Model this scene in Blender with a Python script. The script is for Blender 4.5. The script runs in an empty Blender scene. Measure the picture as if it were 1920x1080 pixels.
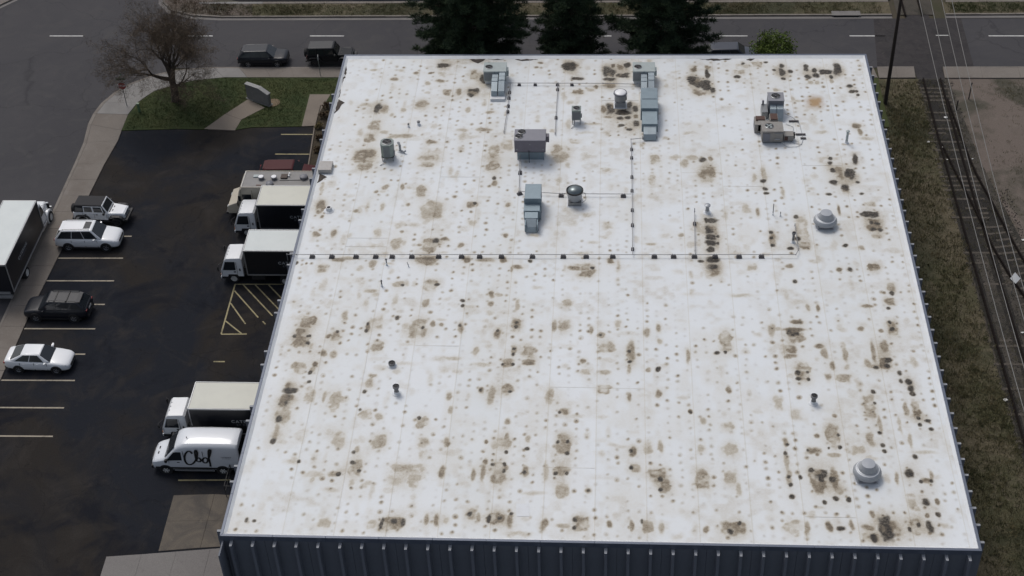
import bpy, bmesh, math, random
import numpy as np
from mathutils import Vector, Matrix
R = math.radians
PI = math.pi
rnd = random.Random(7)
scn = bpy.context.scene
C = scn.collection

# ---------------------------------------------------------------- camera, sky, sun, exposure
cam_d = bpy.data.cameras.new('camera')
cam = bpy.data.objects.new('camera', cam_d)
C.objects.link(cam)
def aim(o, loc, pitch, yaw, roll):
    fw = Vector((math.sin(yaw)*math.cos(pitch), math.cos(yaw)*math.cos(pitch), -math.sin(pitch)))
    rt = fw.cross(Vector((0, 0, 1))).normalized()
    up = rt.cross(fw)
    c, s = math.cos(roll), math.sin(roll)
    r2, u2 = rt*c + up*s, up*c - rt*s
    m = Matrix((r2, u2, -fw)).transposed().to_4x4()
    m.translation = loc
    o.matrix_world = m
aim(cam, (21.352, -52.494, 70.920), 0.7110, -0.0851, -0.0469)
cam_d.sensor_width = 36
cam_d.lens = 2798.65/1920*36
cam_d.clip_end = 3000
scn.camera = cam

SUN_EL, SUN_AZ = R(58), R(-35)          # azimuth measured from +Y towards +X
w = bpy.data.worlds.new('World'); scn.world = w; w.use_nodes = True
nt = w.node_tree; nt.nodes.clear()
sky = nt.nodes.new('ShaderNodeTexSky'); sky.sky_type = 'NISHITA'; sky.sun_disc = False
sky.sun_elevation = SUN_EL; sky.sun_rotation = SUN_AZ
sky.air_density = 1.0; sky.dust_density = 4.0; sky.ozone_density = 1.0
hs = nt.nodes.new('ShaderNodeHueSaturation'); hs.inputs['Saturation'].default_value = 0.58
bg = nt.nodes.new('ShaderNodeBackground'); bg.inputs['Strength'].default_value = 0.10
wo = nt.nodes.new('ShaderNodeOutputWorld')
nt.links.new(sky.outputs[0], hs.inputs['Color']); nt.links.new(hs.outputs[0], bg.inputs['Color']); nt.links.new(bg.outputs[0], wo.inputs[0])
sun_d = bpy.data.lights.new('sun', 'SUN'); sun_d.energy = 1.0; sun_d.angle = R(22); sun_d.color = (1, .97, .93)
sun = bpy.data.objects.new('sun', sun_d); C.objects.link(sun)
sd = Vector((math.sin(SUN_AZ)*math.cos(SUN_EL), math.cos(SUN_AZ)*math.cos(SUN_EL), math.sin(SUN_EL)))
sun.rotation_euler = sd.to_track_quat('Z', 'Y').to_euler()
sun.location = (20, 25, 60)
vs = scn.view_settings
vs.view_transform = 'Standard'; vs.look = 'None'; vs.gamma = 1; vs.exposure = 0.10; vs.use_curve_mapping = False

# ---------------------------------------------------------------- helpers
class MB:
    def __init__(s): s.v = []; s.f = []
    def add(s, vs_, fs_):
        n = len(s.v); s.v += [tuple(p) for p in vs_]; s.f += [tuple(i+n for i in f) for f in fs_]; return s
    def bx(s, x0, x1, y0, y1, z0, z1):
        return s.add([(x0,y0,z0),(x1,y0,z0),(x1,y1,z0),(x0,y1,z0),(x0,y0,z1),(x1,y0,z1),(x1,y1,z1),(x0,y1,z1)],
                     [(0,3,2,1),(4,5,6,7),(0,1,5,4),(1,2,6,5),(2,3,7,6),(3,0,4,7)])
    def hexa(s, p):   # 8 points: bottom 4, top 4
        return s.add(p, [(0,3,2,1),(4,5,6,7),(0,1,5,4),(1,2,6,5),(2,3,7,6),(3,0,4,7)])
    def prism(s, poly, z0, z1):
        n = len(poly)
        return s.add([(x,y,z0) for x,y in poly]+[(x,y,z1) for x,y in poly],
                     [tuple(range(n-1,-1,-1)), tuple(range(n,2*n))]+[(i,(i+1)%n,n+(i+1)%n,n+i) for i in range(n)])
    def prism_xz(s, poly, y0, y1):
        n = len(poly)
        return s.add([(x,y0,z) for x,z in poly]+[(x,y1,z) for x,z in poly],
                     [tuple(range(n)), tuple(range(2*n-1,n-1,-1))]+[(i,n+i,n+(i+1)%n,(i+1)%n) for i in range(n)])
    def cyl(s, p0, p1, r0, r1=None, n=10, caps=True):
        if r1 is None: r1 = r0
        p0, p1 = Vector(p0), Vector(p1); d = (p1-p0)
        if d.length < 1e-6: return s
        d.normalize()
        a = d.cross(Vector((0,0,1)) if abs(d.z) < .95 else Vector((1,0,0))).normalized(); b = d.cross(a)
        vs_ = []
        for p, r in ((p0,r0),(p1,r1)):
            for i in range(n):
                t = 2*PI*i/n; vs_.append(p+a*(r*math.cos(t))+b*(r*math.sin(t)))
        fs_ = [(i,(i+1)%n,n+(i+1)%n,n+i) for i in range(n)]
        if caps: fs_ += [tuple(range(n-1,-1,-1)), tuple(range(n,2*n))]
        return s.add(vs_, fs_)
    def tube(s, pts, r, n=6):
        for a, b in zip(pts[:-1], pts[1:]): s.cyl(a, b, r, r, n)
        return s
    def lathe(s, prof, n=20, c=(0,0,0), axis='z', cap=True):
        vs_ = []
        for r, z in prof:
            for i in range(n):
                t = 2*PI*i/n; x, y = r*math.cos(t), r*math.sin(t)
                if axis == 'z': vs_.append((c[0]+x, c[1]+y, c[2]+z))
                else: vs_.append((c[0]+x, c[1]+z, c[2]+y))
        fs_ = []
        for k in range(len(prof)-1):
            for i in range(n): fs_.append((k*n+i, k*n+(i+1)%n, (k+1)*n+(i+1)%n, (k+1)*n+i))
        if cap: fs_ += [tuple(range(n-1,-1,-1)), tuple(range((len(prof)-1)*n, len(prof)*n))]
        return s.add(vs_, fs_)
    def loft(s, rings, cap=True):
        n = len(rings[0]); vs_ = [p for r in rings for p in r]; fs_ = []
        for k in range(len(rings)-1):
            for i in range(n): fs_.append((k*n+i, k*n+(i+1)%n, (k+1)*n+(i+1)%n, (k+1)*n+i))
        if cap: fs_ += [tuple(range(n-1,-1,-1)), tuple(range((len(rings)-1)*n, len(rings)*n))]
        return s.add(vs_, fs_)
    def slab(s, q, t=.03, off=.01):   # quad corners -> thin plate, proud by off
        q = [Vector(p) for p in q]; n = (q[1]-q[0]).cross(q[3]-q[0]).normalized()
        return s.add([p+n*off for p in q]+[p-n*(t-off) for p in q], [(0,1,2,3),(7,6,5,4),(0,4,5,1),(1,5,6,2),(2,6,7,3),(3,7,4,0)])
    def mesh(s, name, mat, smooth=None, fix=True):
        me = bpy.data.meshes.new(name); me.from_pydata([tuple(p) for p in s.v], [], s.f)
        if fix:
            bm = bmesh.new(); bm.from_mesh(me); bmesh.ops.recalc_face_normals(bm, faces=bm.faces); bm.to_mesh(me); bm.free()
        if mat: me.materials.append(mat)
        if smooth is not None:
            me.polygons.foreach_set('use_smooth', [True]*len(me.polygons))
            me.set_sharp_from_angle(angle=R(smooth))
        me.update(); return me
    def build(s, name, mat, parent=None, smooth=None, bevel=0, seg=2, sub=0, fix=True, loc=None):
        o = link(name, s.mesh(name, mat, smooth, fix), parent)
        if bevel:
            m = o.modifiers.new('bevel', 'BEVEL'); m.width = bevel; m.segments = seg; m.limit_method = 'ANGLE'; m.angle_limit = R(40)
        if sub:
            m = o.modifiers.new('sub', 'SUBSURF'); m.levels = sub; m.render_levels = sub
        if loc: o.location = loc
        return o
def link(name, me, parent=None):
    o = bpy.data.objects.new(name, me); C.objects.link(o)
    if parent: o.parent = parent
    return o
def tag(o, label=None, cat=None, group=None, kind=None):
    for k, v in (('label',label),('category',cat),('group',group),('kind',kind)):
        if v: o[k] = v
    return o
def thing(name, label, cat, loc=(0,0,0), rz=0, group=None):
    o = bpy.data.objects.new(name, None); o.empty_display_size = .2; C.objects.link(o)
    o.location = loc; o.rotation_euler = (0,0,rz)
    return tag(o, label, cat, group)
def copy_tree(o, parent=None):
    c = o.copy(); C.objects.link(c); c.parent = parent
    for ch in o.children: copy_tree(ch, c)
    return c
def struct(o): o['kind'] = 'structure'; return o

# ---------------------------------------------------------------- materials
def nd(t, typ, **kw):
    n = t.nodes.new(typ)
    for k, v in kw.items(): setattr(n, k, v)
    return n
def new_mat(name):
    m = bpy.data.materials.new(name); m.use_nodes = True; t = m.node_tree
    return m, t, t.nodes['Principled BSDF']
def noise(t, vec, scale, detail=4, rough=.6, dist=0):
    n = nd(t, 'ShaderNodeTexNoise'); n.inputs['Scale'].default_value = scale; n.inputs['Detail'].default_value = detail
    n.inputs['Roughness'].default_value = rough; n.inputs['Distortion'].default_value = dist
    t.links.new(vec, n.inputs['Vector']); return n.outputs['Fac']
def ramp(t, fac, stops):
    n = nd(t, 'ShaderNodeValToRGB'); cr = n.color_ramp
    while len(cr.elements) < len(stops): cr.elements.new(.5)
    for e, (p, c) in zip(cr.elements, stops):
        e.position = p; e.color = (c, c, c, 1) if isinstance(c, (int, float)) else (*c, 1)
    t.links.new(fac, n.inputs[0]); return n.outputs[0]
def mix(t, fac, a, b, mode='MIX'):
    n = nd(t, 'ShaderNodeMix', data_type='RGBA', blend_type=mode)
    for i, v in ((0, fac), (6, a), (7, b)):
        if isinstance(v, (int, float)): n.inputs[i].default_value = v
        elif isinstance(v, tuple): n.inputs[i].default_value = (*v, 1)
        else: t.links.new(v, n.inputs[i])
    return n.outputs[2]
def world_pos(t): return nd(t, 'ShaderNodeNewGeometry').outputs['Position']
def bump(t, b, h, strength=.3, dist=.02):
    n = nd(t, 'ShaderNodeBump'); n.inputs['Strength'].default_value = strength; n.inputs['Distance'].default_value = dist
    t.links.new(h, n.inputs['Height']); t.links.new(n.outputs[0], b.inputs['Normal'])
def sc(c, k): return tuple(min(1, x*k) for x in c)
def M(name, col, rough=.6, metal=0, var=.12, scale=2.5, bmp=0, spec=.5, coat=0, dirt=None, dirt_amt=.5):
    m, t, b = new_mat(name)
    p = nd(t, 'ShaderNodeTexCoord').outputs['Object']
    c = mix(t, noise(t, p, scale, 5, .65), sc(col, 1-var), sc(col, 1+var))
    if dirt:
        c = mix(t, ramp(t, noise(t, p, scale*.8, 6, .7, .4), [(.45, 0), (.75, dirt_amt)]), c, dirt)
    t.links.new(c, b.inputs['Base Color'])
    b.inputs['Roughness'].default_value = rough; b.inputs['Metallic'].default_value = metal
    b.inputs['Specular IOR Level'].default_value = spec
    if coat: b.inputs['Coat Weight'].default_value = coat; b.inputs['Coat Roughness'].default_value = .06
    if bmp: bump(t, b, noise(t, p, 40, 3), bmp, .01)
    return m
def G(name, layers, rough=.9, bmp=.4, bscale=14, bdist=.03, spec=.3, cracks=None):
    """ground material in world space: layers = [col, (scale, lo, hi, col, amount, distortion), ...]"""
    m, t, b = new_mat(name); p = world_pos(t); c = layers[0]
    for s_, lo, hi, col, amt, ds in layers[1:]:
        c = mix(t, ramp(t, noise(t, p, s_, 7, .62, ds), [(lo, 0), (hi, amt)]), c, col)
    c = mix(t, .35, c, mix(t, noise(t, p, 9, 8, .8), 0.25, 1.0), 'MULTIPLY') if False else c
    g = ramp(t, noise(t, p, 16, 6, .8), [(.25, .72), (.75, 1.28)])
    c = mix(t, 1.0, c, g, 'MULTIPLY')
    if cracks:
        vor = nd(t, 'ShaderNodeTexVoronoi', feature='DISTANCE_TO_EDGE'); vor.inputs['Scale'].default_value = cracks[0]
        nn = nd(t, 'ShaderNodeTexNoise'); nn.inputs['Scale'].default_value = .5; nn.inputs['Detail'].default_value = 6
        t.links.new(p, nn.inputs['Vector'])
        vm = nd(t, 'ShaderNodeVectorMath', operation='MULTIPLY_ADD'); vm.inputs[1].default_value = (3, 3, 0)
        t.links.new(nn.outputs['Color'], vm.inputs[0]); t.links.new(p, vm.inputs[2]); t.links.new(vm.outputs[0], vor.inputs['Vector'])
        k = ramp(t, vor.outputs['Distance'], [(0, cracks[2]), (cracks[1], 0)])
        c = mix(t, k, c, cracks[3])
    t.links.new(c, b.inputs['Base Color']); b.inputs['Roughness'].default_value = rough; b.inputs['Specular IOR Level'].default_value = spec
    if bmp: bump(t, b, noise(t, p, bscale, 6, .7), bmp, bdist)
    return m

road_m = G('street_asphalt', [(.058,.056,.060), (.07,.42,.62,(.047,.046,.051),.9,.6), (.5,.5,.75,(.072,.069,.068),.6,1.0), (2.2,.62,.72,(.03,.03,.032),.5,.5)], cracks=(.11,.006,.55,(.026,.026,.03)))
lot_m = G('lot_asphalt', [(.0150,.0170,.0225), (.08,.45,.60,(.0245,.0215,.0192),.95,.9), (.35,.50,.74,(.038,.034,.031),.75,.9), (.22,.52,.64,(.0085,.0100,.0150),.8,.6), (1.7,.62,.75,(.036,.033,.030),.5,.5), (.9,.66,.72,(.008,.008,.009),.7,.4)], rough=.95, spec=.12, cracks=(.16,.005,.5,(.009,.009,.01)))
cross_m = G('crossing_asphalt', [(.040,.036,.037), (.8,.45,.65,(.026,.024,.026),.9,1.0), (3,.55,.7,(.062,.055,.05),.6,.6)], cracks=(.9,.02,.8,(.02,.02,.02)))
conc_m = G('pavement_concrete', [(.185,.165,.146), (.25,.42,.65,(.142,.124,.108),.8,.6), (1.3,.55,.75,(.225,.205,.187),.5,.8), (.9,.68,.76,(.075,.055,.045),.7,.6)], bmp=.15)
kerb_m = G('kerb_concrete', [(.20,.18,.16), (.6,.45,.7,(.13,.115,.10),.8,.6)], bmp=.15)
newc_m = G('light_concrete', [(.165,.155,.150), (.2,.42,.65,(.20,.19,.18),.8,.6), (2.0,.6,.75,(.11,.10,.095),.5,.8)], bmp=.12)
fresh_m2 = G('fresh_pavement_concrete', [(.225,.218,.210), (.4,.42,.65,(.185,.178,.17),.8,.6), (2.2,.62,.74,(.14,.13,.125),.4,.8)], bmp=.12)
oldc_m = G('stained_concrete', [(.125,.108,.088), (.45,.42,.62,(.075,.068,.062),.9,1.2), (1.2,.6,.75,(.165,.145,.115),.7,.8), (2.6,.66,.74,(.05,.045,.04),.6,.8)], bmp=.15)
walk_m = G('walkway_concrete', [(.205,.175,.145), (.5,.45,.7,(.165,.14,.118),.8,.6)], bmp=.12)
lawn_m = G('lawn_grass', [(.030,.045,.012), (.22,.45,.68,(.056,.062,.019),.9,.8), (1.2,.55,.75,(.062,.058,.024),.6,1.0), (.5,.62,.72,(.014,.026,.008),.7,.6)], bmp=.8, bscale=9, bdist=.06)
verge_m = G('dry_verge', [(.102,.086,.054), (.18,.44,.6,(.062,.061,.030),.9,.9), (.8,.5,.7,(.150,.125,.088),.75,1.4), (.11,.50,.60,(.036,.038,.019),.85,.5), (.5,.62,.72,(.03,.029,.016),.8,.8)], bmp=.9, bscale=5, bdist=.10)
dirt_m = G('gravel_lot', [(.135,.110,.094), (.12,.47,.60,(.058,.055,.040),.9,1.0), (.9,.55,.75,(.17,.145,.125),.6,.8), (2.4,.64,.72,(.05,.047,.035),.7,.6)], bmp=.6, bscale=7, bdist=.05)
ballast_m = G('track_ballast', [(.068,.060,.050), (.4,.45,.62,(.036,.034,.028),.9,1.2), (1.8,.55,.72,(.085,.075,.062),.7,.8), (.25,.6,.72,(.095,.075,.05),.6,.8)], bmp=1.0, bscale=12, bdist=.06)
ground_m = G('ground_soil', [(.062,.052,.036), (.1,.45,.6,(.038,.042,.018),.9,1.0), (.9,.55,.7,(.085,.07,.05),.6,1.0)], bmp=.6)
oily_m = G('oil_darkened_ballast', [(.022,.020,.018), (.6,.45,.65,(.040,.036,.030),.8,1.0), (2.4,.58,.72,(.065,.058,.048),.6,.8)], bmp=1.0, bscale=12, bdist=.05)
mulch_m = G('planting_bed', [(.050,.040,.026), (1.2,.45,.65,(.028,.022,.014),.9,1.0), (3,.6,.72,(.10,.085,.05),.6,.6)], bmp=.9)

def paint_line(name, col, wear):
    m, t, b = new_mat(name); p = world_pos(t)
    c = mix(t, ramp(t, noise(t, p, 1.8, 7, .75, .5), [(.50, 0), (.70, wear)]), col, (.03,.029,.027))
    t.links.new(c, b.inputs['Base Color']); b.inputs['Roughness'].default_value = .8; return m
yel_m = paint_line('worn_stall_paint', (.31,.27,.15), .9)
stall_m = paint_line('pale_stall_paint', (.34,.30,.235), .7)
dash_m = paint_line('lane_paint', (.62,.62,.60), .45)

wall_m = M('blue_grey_wall_paint', (.150,.165,.195), .75, var=.10, scale=.9, dirt=(.115,.126,.148), dirt_amt=.5)
rib_m = M('blue_grey_rib_paint', (.165,.18,.215), .7, var=.10, scale=1.2)
ribtop_m = M('lit_rib_top', (.30,.315,.34), .8, var=.15, scale=4)  # paler than the rib paint: light on the upward rib tops, put into the colour
cop_m = M('coping_metal', (.115,.135,.18), .45, metal=.2, var=.10, scale=1.5)
white_m = M('white_membrane_flashing', (.66,.685,.71), .55, var=.05, scale=1.5, dirt=(.42,.38,.32), dirt_amt=.3)
bare_m = M('torn_membrane_substrate', (.062,.050,.042), .95, var=.5, scale=6, bmp=.6)
galv_m = M('galvanised_duct', (.30,.355,.39), .5, metal=.35, var=.14, scale=2, dirt=(.22,.25,.27), dirt_amt=.5)
blue_m = M('blue_grey_duct', (.205,.262,.300), .5, metal=.35, var=.12, scale=2.2, dirt=(.15,.19,.22), dirt_amt=.5)
unit_m = M('pale_grey_cabinet', (.36,.41,.41), .5, var=.08, scale=2.2, dirt=(.25,.26,.25), dirt_amt=.5)
dunit_m = M('dark_grey_cabinet', (.17,.175,.20), .5, var=.08, scale=2.5, dirt=(.11,.11,.12), dirt_amt=.5)
punit_m = M('mauve_grey_cabinet', (.155,.145,.175), .55, var=.10, scale=2.0, dirt=(.11,.10,.12), dirt_amt=.5)
beige_m = M('weathered_beige_cabinet', (.255,.245,.228), .65, var=.12, scale=2.5, dirt=(.17,.14,.12), dirt_amt=.6)
gunit_m = M('green_grey_cabinet', (.22,.265,.25), .5, var=.08, scale=3, dirt=(.15,.16,.15), dirt_amt=.5)
rust_m = M('rusted_panel', (.085,.048,.038), .85, var=.4, scale=5)
cap_m = M('fan_cap_grey', (.33,.35,.375), .45, metal=.3, var=.08, scale=2)
black_m = M('black_void', (.010,.010,.012), .7, var=.1)
steel_m = M('dull_steel', (.24,.25,.26), .4, metal=.7, var=.15)
pipe_m = M('grey_gas_pipe', (.27,.27,.28), .55, metal=.3, var=.15)
block_m = M('dark_support_block', (.085,.080,.084), .85, var=.3, scale=6)
bwhite_m = M('white_fan_cap', (.80,.81,.82), .35, var=.03)
# ---------------------------------------------------------------- the setting: ground, streets, pavements
def sheet(name, polys, z, mat, kind='structure', parent=None, thick=0):
    mb = MB()
    for poly in polys:
        if thick: mb.prism(poly, z-thick, z)
        else: mb.add([(x,y,z) for x,y in poly], [tuple(range(len(poly)))])
    o = mb.build(name, mat, parent)
    if kind and not parent: o['kind'] = kind
    return o
def rect(x0,x1,y0,y1): return [(x0,y0),(x1,y0),(x1,y1),(x0,y1)]
sheet('ground', [rect(-900,900,-700,1500)], -.05, ground_m)
road = sheet('road', [rect(-37.2,-18,-220,59.1), rect(-300,300,59.1,67.3), rect(-37.2,-13,67.3,320)], 0, road_m)
LOT_Z = .05
lot = sheet('parking_lot', [[(-20.6,-40),(0.2,-40),(.2,51),(-19.9,51),(-20.6,30)]], LOT_Z, lot_m)
sheet('front_yard_asphalt', [rect(.2,47.4,-40,.3)], .03, lot_m)
lawn = sheet('lawn', [[(-19.68,49.3),(-15,49.55),(-10,49.42),(-8.7,49.8),(-3.3,50.0),(-3.3,50.6),(0.1,50.6),(.1,49.9),(41.6,49.9),(44.2,50.0),(44.2,57.32),(-12.6,57.42),(-15.1,56.97),(-16.6,56.3),(-18.3,55.25),(-19.3,53.5),(-19.7,51.6)]], .10, lawn_m, thick=.3)
verge = sheet('grass_verge', [rect(41.3,47.55,-40,50.0), [(44.2,50),(47.55,50),(47.55,57.3),(44.2,57.3)]], .02, verge_m)
ballast = sheet('track_bed', [[(47.55,-40),(52.6,-40),(52.6,30),(50.7,45),(50.1,57.3),(47.55,57.3)], [(47.3,67.9),(50.6,67.9),(50.6,140),(47.3,140)]], .03, ballast_m)
sheet('gravel_lot', [[(52.6,-40),(140,-40),(140,57.3),(50.1,57.3),(50.7,45),(52.6,30)]], .015, dirt_m)
# painted lines on the lot
def line(parent, name, x0, y0, x1, y1, wd, z, mat):
    a, b = Vector((x0,y0)), Vector((x1,y1)); d = (b-a).normalized(); n = Vector((-d.y,d.x))*wd/2
    mb = MB(); mb.add([(*(a-n),z),(*(b-n),z),(*(b+n),z),(*(a+n),z)], [(0,1,2,3)])
    return mb.build(name, mat, parent, fix=False)
for k in range(0, 9):
    y = 35.13-2.641*k
    x0 = -20.45 if y < 33 else -20.1
    line(lot, 'stall_line', x0, y, -15.27, y+.06, .12, LOT_Z+.006, stall_m)
for y in (48.83, 46.02): line(lot, 'stall_line', -6.0, y, -3.1, y, .12, LOT_Z+.006, yel_m)
line(lot, 'stall_line', -6.0, 21.39, -5.2, 21.4, .12, LOT_Z+.006, yel_m)
line(lot, 'stall_line', -6.0, 10.40, -2.6, 10.5, .12, LOT_Z+.006, yel_m)
hz = LOT_Z+.006
line(lot, 'hatch_line', -6.14, 29.64, -1.6, 29.70, .11, hz, yel_m)
line(lot, 'hatch_line', -6.1, 29.58, -6.04, 24.24, .11, hz+.004, yel_m)
line(lot, 'hatch_line', -6.04, 24.2, -4.2, 24.25, .11, hz, yel_m)
for a, b in (((-6.0,28.9),(-3.7,26.0)),((-5.5,29.6),(-2.7,26.2)),((-4.6,29.6),(-2.2,26.7)),((-3.6,29.6),(-1.7,27.3)),((-6.0,27.5),(-4.5,25.3)),((-6.0,25.6),(-4.6,24.3)),((-3.3,25.6),(-3.05,25.3))):
    line(lot, 'hatch_line', *a, *b, .10, hz+.008, yel_m)
for x in list(np.arange(-30.4, 60, 12.17)):
    line(road, 'lane_dash', x, 64.62-.004*x-.12, x+3.15, 64.6-.004*x-.12, .13, .006, dash_m)
line(road, 'lane_dash', 50.2, 64.38, 51.3, 64.38, .10, .012, dash_m)
sheet('crossing_surface', [[(44.4,59.1),(52.6,59.1),(52.9,67.3),(45.1,67.3)], [(47.5,57.2),(49.9,57.2),(49.9,59.1),(47.5,59.1)], [(48.0,67.3),(50.1,67.3),(50.1,68.1),(48.0,68.1)]], .006, cross_m)

# pavements: slabs and kerb stones as pieces
def strip(name, pairs, zt, mat, kmat, slab_len, kerb_frac=.1, zb=-.04, kname='kerb_stone'):
    """pairs = matched (outer, inner) points; the outer edge carries the kerb"""
    root = sheet(name, [[p[0] for p in pairs]+[p[1] for p in pairs][::-1]], zt-.03, mat)
    seg = []
    for (o0,i0),(o1,i1) in zip(pairs[:-1], pairs[1:]):
        o0,i0,o1,i1 = map(Vector,(o0,i0,o1,i1)); n = max(1, round(((o1-o0).length+(i1-i0).length)/2/slab_len))
        for k in range(n): seg.append((o0.lerp(o1,k/n), i0.lerp(i1,k/n), o0.lerp(o1,(k+1)/n), i0.lerp(i1,(k+1)/n)))
    for o0,i0,o1,i1 in seg:
        L = max(.2, (o1-o0).length); g = .010/L; dz = rnd.uniform(-.006,.006)
        a,b,c,d = o0.lerp(o1,g), o0.lerp(o1,1-g), i0.lerp(i1,1-g), i0.lerp(i1,g)
        kf = kerb_frac
        if kf:
            MB().prism([tuple(a),tuple(b),tuple(b.lerp(c,kf-.006)),tuple(a.lerp(d,kf-.006))], zb, zt+.004+dz).build(kname, kmat, root)
        MB().prism([tuple(a.lerp(d,kf)),tuple(b.lerp(c,kf)),tuple(c),tuple(d)], zb, zt+dz).build('paving_slab', fresh_m2 if mat is conc_m and a.x < -12.5 and a.y > 51.7 and a.x > -23 else mat, root)
    return root
sw = [((-22.4,-30),(-20.5,-30)),((-22.37,27),(-20.5,27)),((-22.35,36),(-20.15,36)),((-22.38,44.5),(-19.87,44.5)),((-22.45,47.5),(-19.6,47.8)),((-22.8,50.2),(-19.68,49.3)),((-22.78,51.8),(-19.72,51.65)),((-22.5,53.4),(-19.35,53.5)),((-21.8,55.07),(-18.8,54.5)),((-20.9,56.35),(-18.3,55.28)),((-18.9,57.9),(-16.6,56.33)),((-17.1,58.67),(-15.1,57.0)),((-13.9,59.1),(-12.6,57.45)),((0,59.1),(0,57.44)),((44,59.08),(44.2,57.36))]
strip('pavement', sw, .12, conc_m, kerb_m, 2.3)
strip('pavement', [((44.35,59.09),(44.3,57.34)),((47.5,59.12),(47.4,57.4))], .11, conc_m, kerb_m, 1.7)
strip('pavement', [((49.95,59.09),(49.85,57.34)),((110,59.2),(110,57.4))], .11, conc_m, kerb_m, 3.1)
# north side: gutter pan, kerb, verge, far path and the dark yard beyond
nk = [(-22.3,80),(-22.1,73),(-21.5,70.3),(-20.2,68.6),(-17.8,67.6),(-15,67.3),(46.8,67.3)]
def offs(poly, d):
    out = []
    for i, p in enumerate(poly):
        a = Vector(poly[max(0,i-1)]); b = Vector(poly[min(len(poly)-1,i+1)]); t = (b-a).normalized(); out.append((p[0]-t.y*d, p[1]+t.x*d))
    return out
def kerb_run(name, poly, mat_pan, mat_kerb):
    p1, p2 = offs(poly,.42), offs(poly,.60)
    root = sheet(name, [[poly[i],poly[i+1],p1[i+1],p1[i]] for i in range(len(poly)-1)], .012, mat_pan)
    for i in range(len(poly)-1):
        a,b,c,d = map(Vector,(p1[i],p1[i+1],p2[i+1],p2[i])); n = max(1, round((b-a).length/3.05))
        for k in range(n):
            g=.012/max(.3,(b-a).length/n); u0,u1=(k+g)/n,(k+1-g)/n
            MB().prism([tuple(a.lerp(b,u0)),tuple(a.lerp(b,u1)),tuple(d.lerp(c,u1)),tuple(d.lerp(c,u0))], -.03, .15+rnd.uniform(-.01,.01)).build('kerb_stone', mat_kerb, root)
    return root
kerb_run('kerb', nk, newc_m, kerb_m)
kerb_run('kerb', [(51.6,67.35),(120,67.6)], newc_m, kerb_m)
nb = offs(nk,.60)
sheet('bare_corner', [nb[:5]+[(-12,68.0),(-12.5,70.1),(-17.8,72),(-17.8,80)]], .10, dirt_m, thick=.2)
sheet('north_verge', [[(-12,67.95),nb[6],(46.8,70.1),(-12.5,70.15)], [(51.6,67.95),(120,68.2),(120,70.2),(51.6,70.0)]], .10, verge_m, thick=.2)
strip('far_path', [((-17.6,70.15),(-17.6,70.5)),((46.8,70.1),(46.8,70.45))], .13, conc_m, kerb_m, 3.0, 0)
strip('far_path', [((52,70.0),(52,70.35)),((110,70.2),(110,70.55))], .13, conc_m, kerb_m, 3.0, 0)
sheet('far_yard', [rect(-17.6,47,70.5,130), rect(52,130,70.6,130)], .03, lot_m)
# north-west corner block
nw = [(-150,67.9),(-38.2,67.95),(-36.9,69.35),(-35.5,71.1),(-34.9,74),(-34.8,130)]
kerb_run('kerb', [(-37.6,67.9),(-36.9,69.35),(-35.5,71.1),(-34.9,74),(-34.8,130)], newc_m, kerb_m)
sheet('corner_pavement', [offs(nw,.62)[1:]+[(-80,130),(-80,68.6)]], .10, conc_m, thick=.2)
# lawn walkways, driveway slabs, planting bed
def slabs(name, polys, z, mat):
    root = sheet(name, polys, z-.02, mat)
    for p in polys:
        cx = sum(q[0] for q in p)/len(p); cy = sum(q[1] for q in p)/len(p)
        MB().prism([(cx+(q[0]-cx)*.994, cy+(q[1]-cy)*.994) for q in p], -.04, z+rnd.uniform(-.004,.004)).build('paving_slab', mat, root)
    return root
slabs('walkway', [[(-12.66,49.5),(-9.99,49.3),(-9.75,50.9),(-11.3,51.75)],[(-11.3,51.75),(-9.75,50.9),(-8.06,52.7),(-9.74,54.0)]], .125, walk_m)
slabs('walkway', [[(-4.43,49.92),(-3.35,50.0),(-3.2,52.2),(-4.47,52.2)],[(-4.47,52.2),(-3.2,52.2),(-2.7,54.75),(-4.51,54.75)]], .125, walk_m)
slabs('old_slab', [[(-6.0,9.12),(-3.4,9.28),(-3.4,7.1),(-5.97,7.0)],[(-3.4,9.28),(.1,9.1),(.1,7.1),(-3.4,7.1)],[(-5.97,7.0),(-3.4,7.1),(-3.4,4.95),(-5.92,4.62)],[(-3.4,7.1),(.1,7.1),(.1,5.3),(-3.4,4.95)]], .07, oldc_m)
slabs('concrete_apron', [[(-9.02,4.12),(-6.9,4.36),(-6.85,-1.0),(-8.95,-1.0)],[(-6.9,4.36),(-4.8,4.62),(-4.8,-1.0),(-6.85,-1.0)],[(-4.8,4.62),(-2.75,4.88),(-2.75,-1.0),(-4.8,-1.0)],[(-2.75,4.88),(.1,5.2),(.1,-1.0),(-2.75,-1.0)]], .085, newc_m)
bed = sheet('planting_bed', [[(-3.3,50.05),(-3.32,53.03),(-2.6,53.5),(.05,53.5),(.05,44.3),(-2.9,44.3)]], .115, mulch_m, thick=.2)
MB().tube([(-2.95,44.3,.16),(-3.32,50.05,.16),(-3.34,53.0,.16)], .07, 6).build('edging', walk_m, bed)

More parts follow.
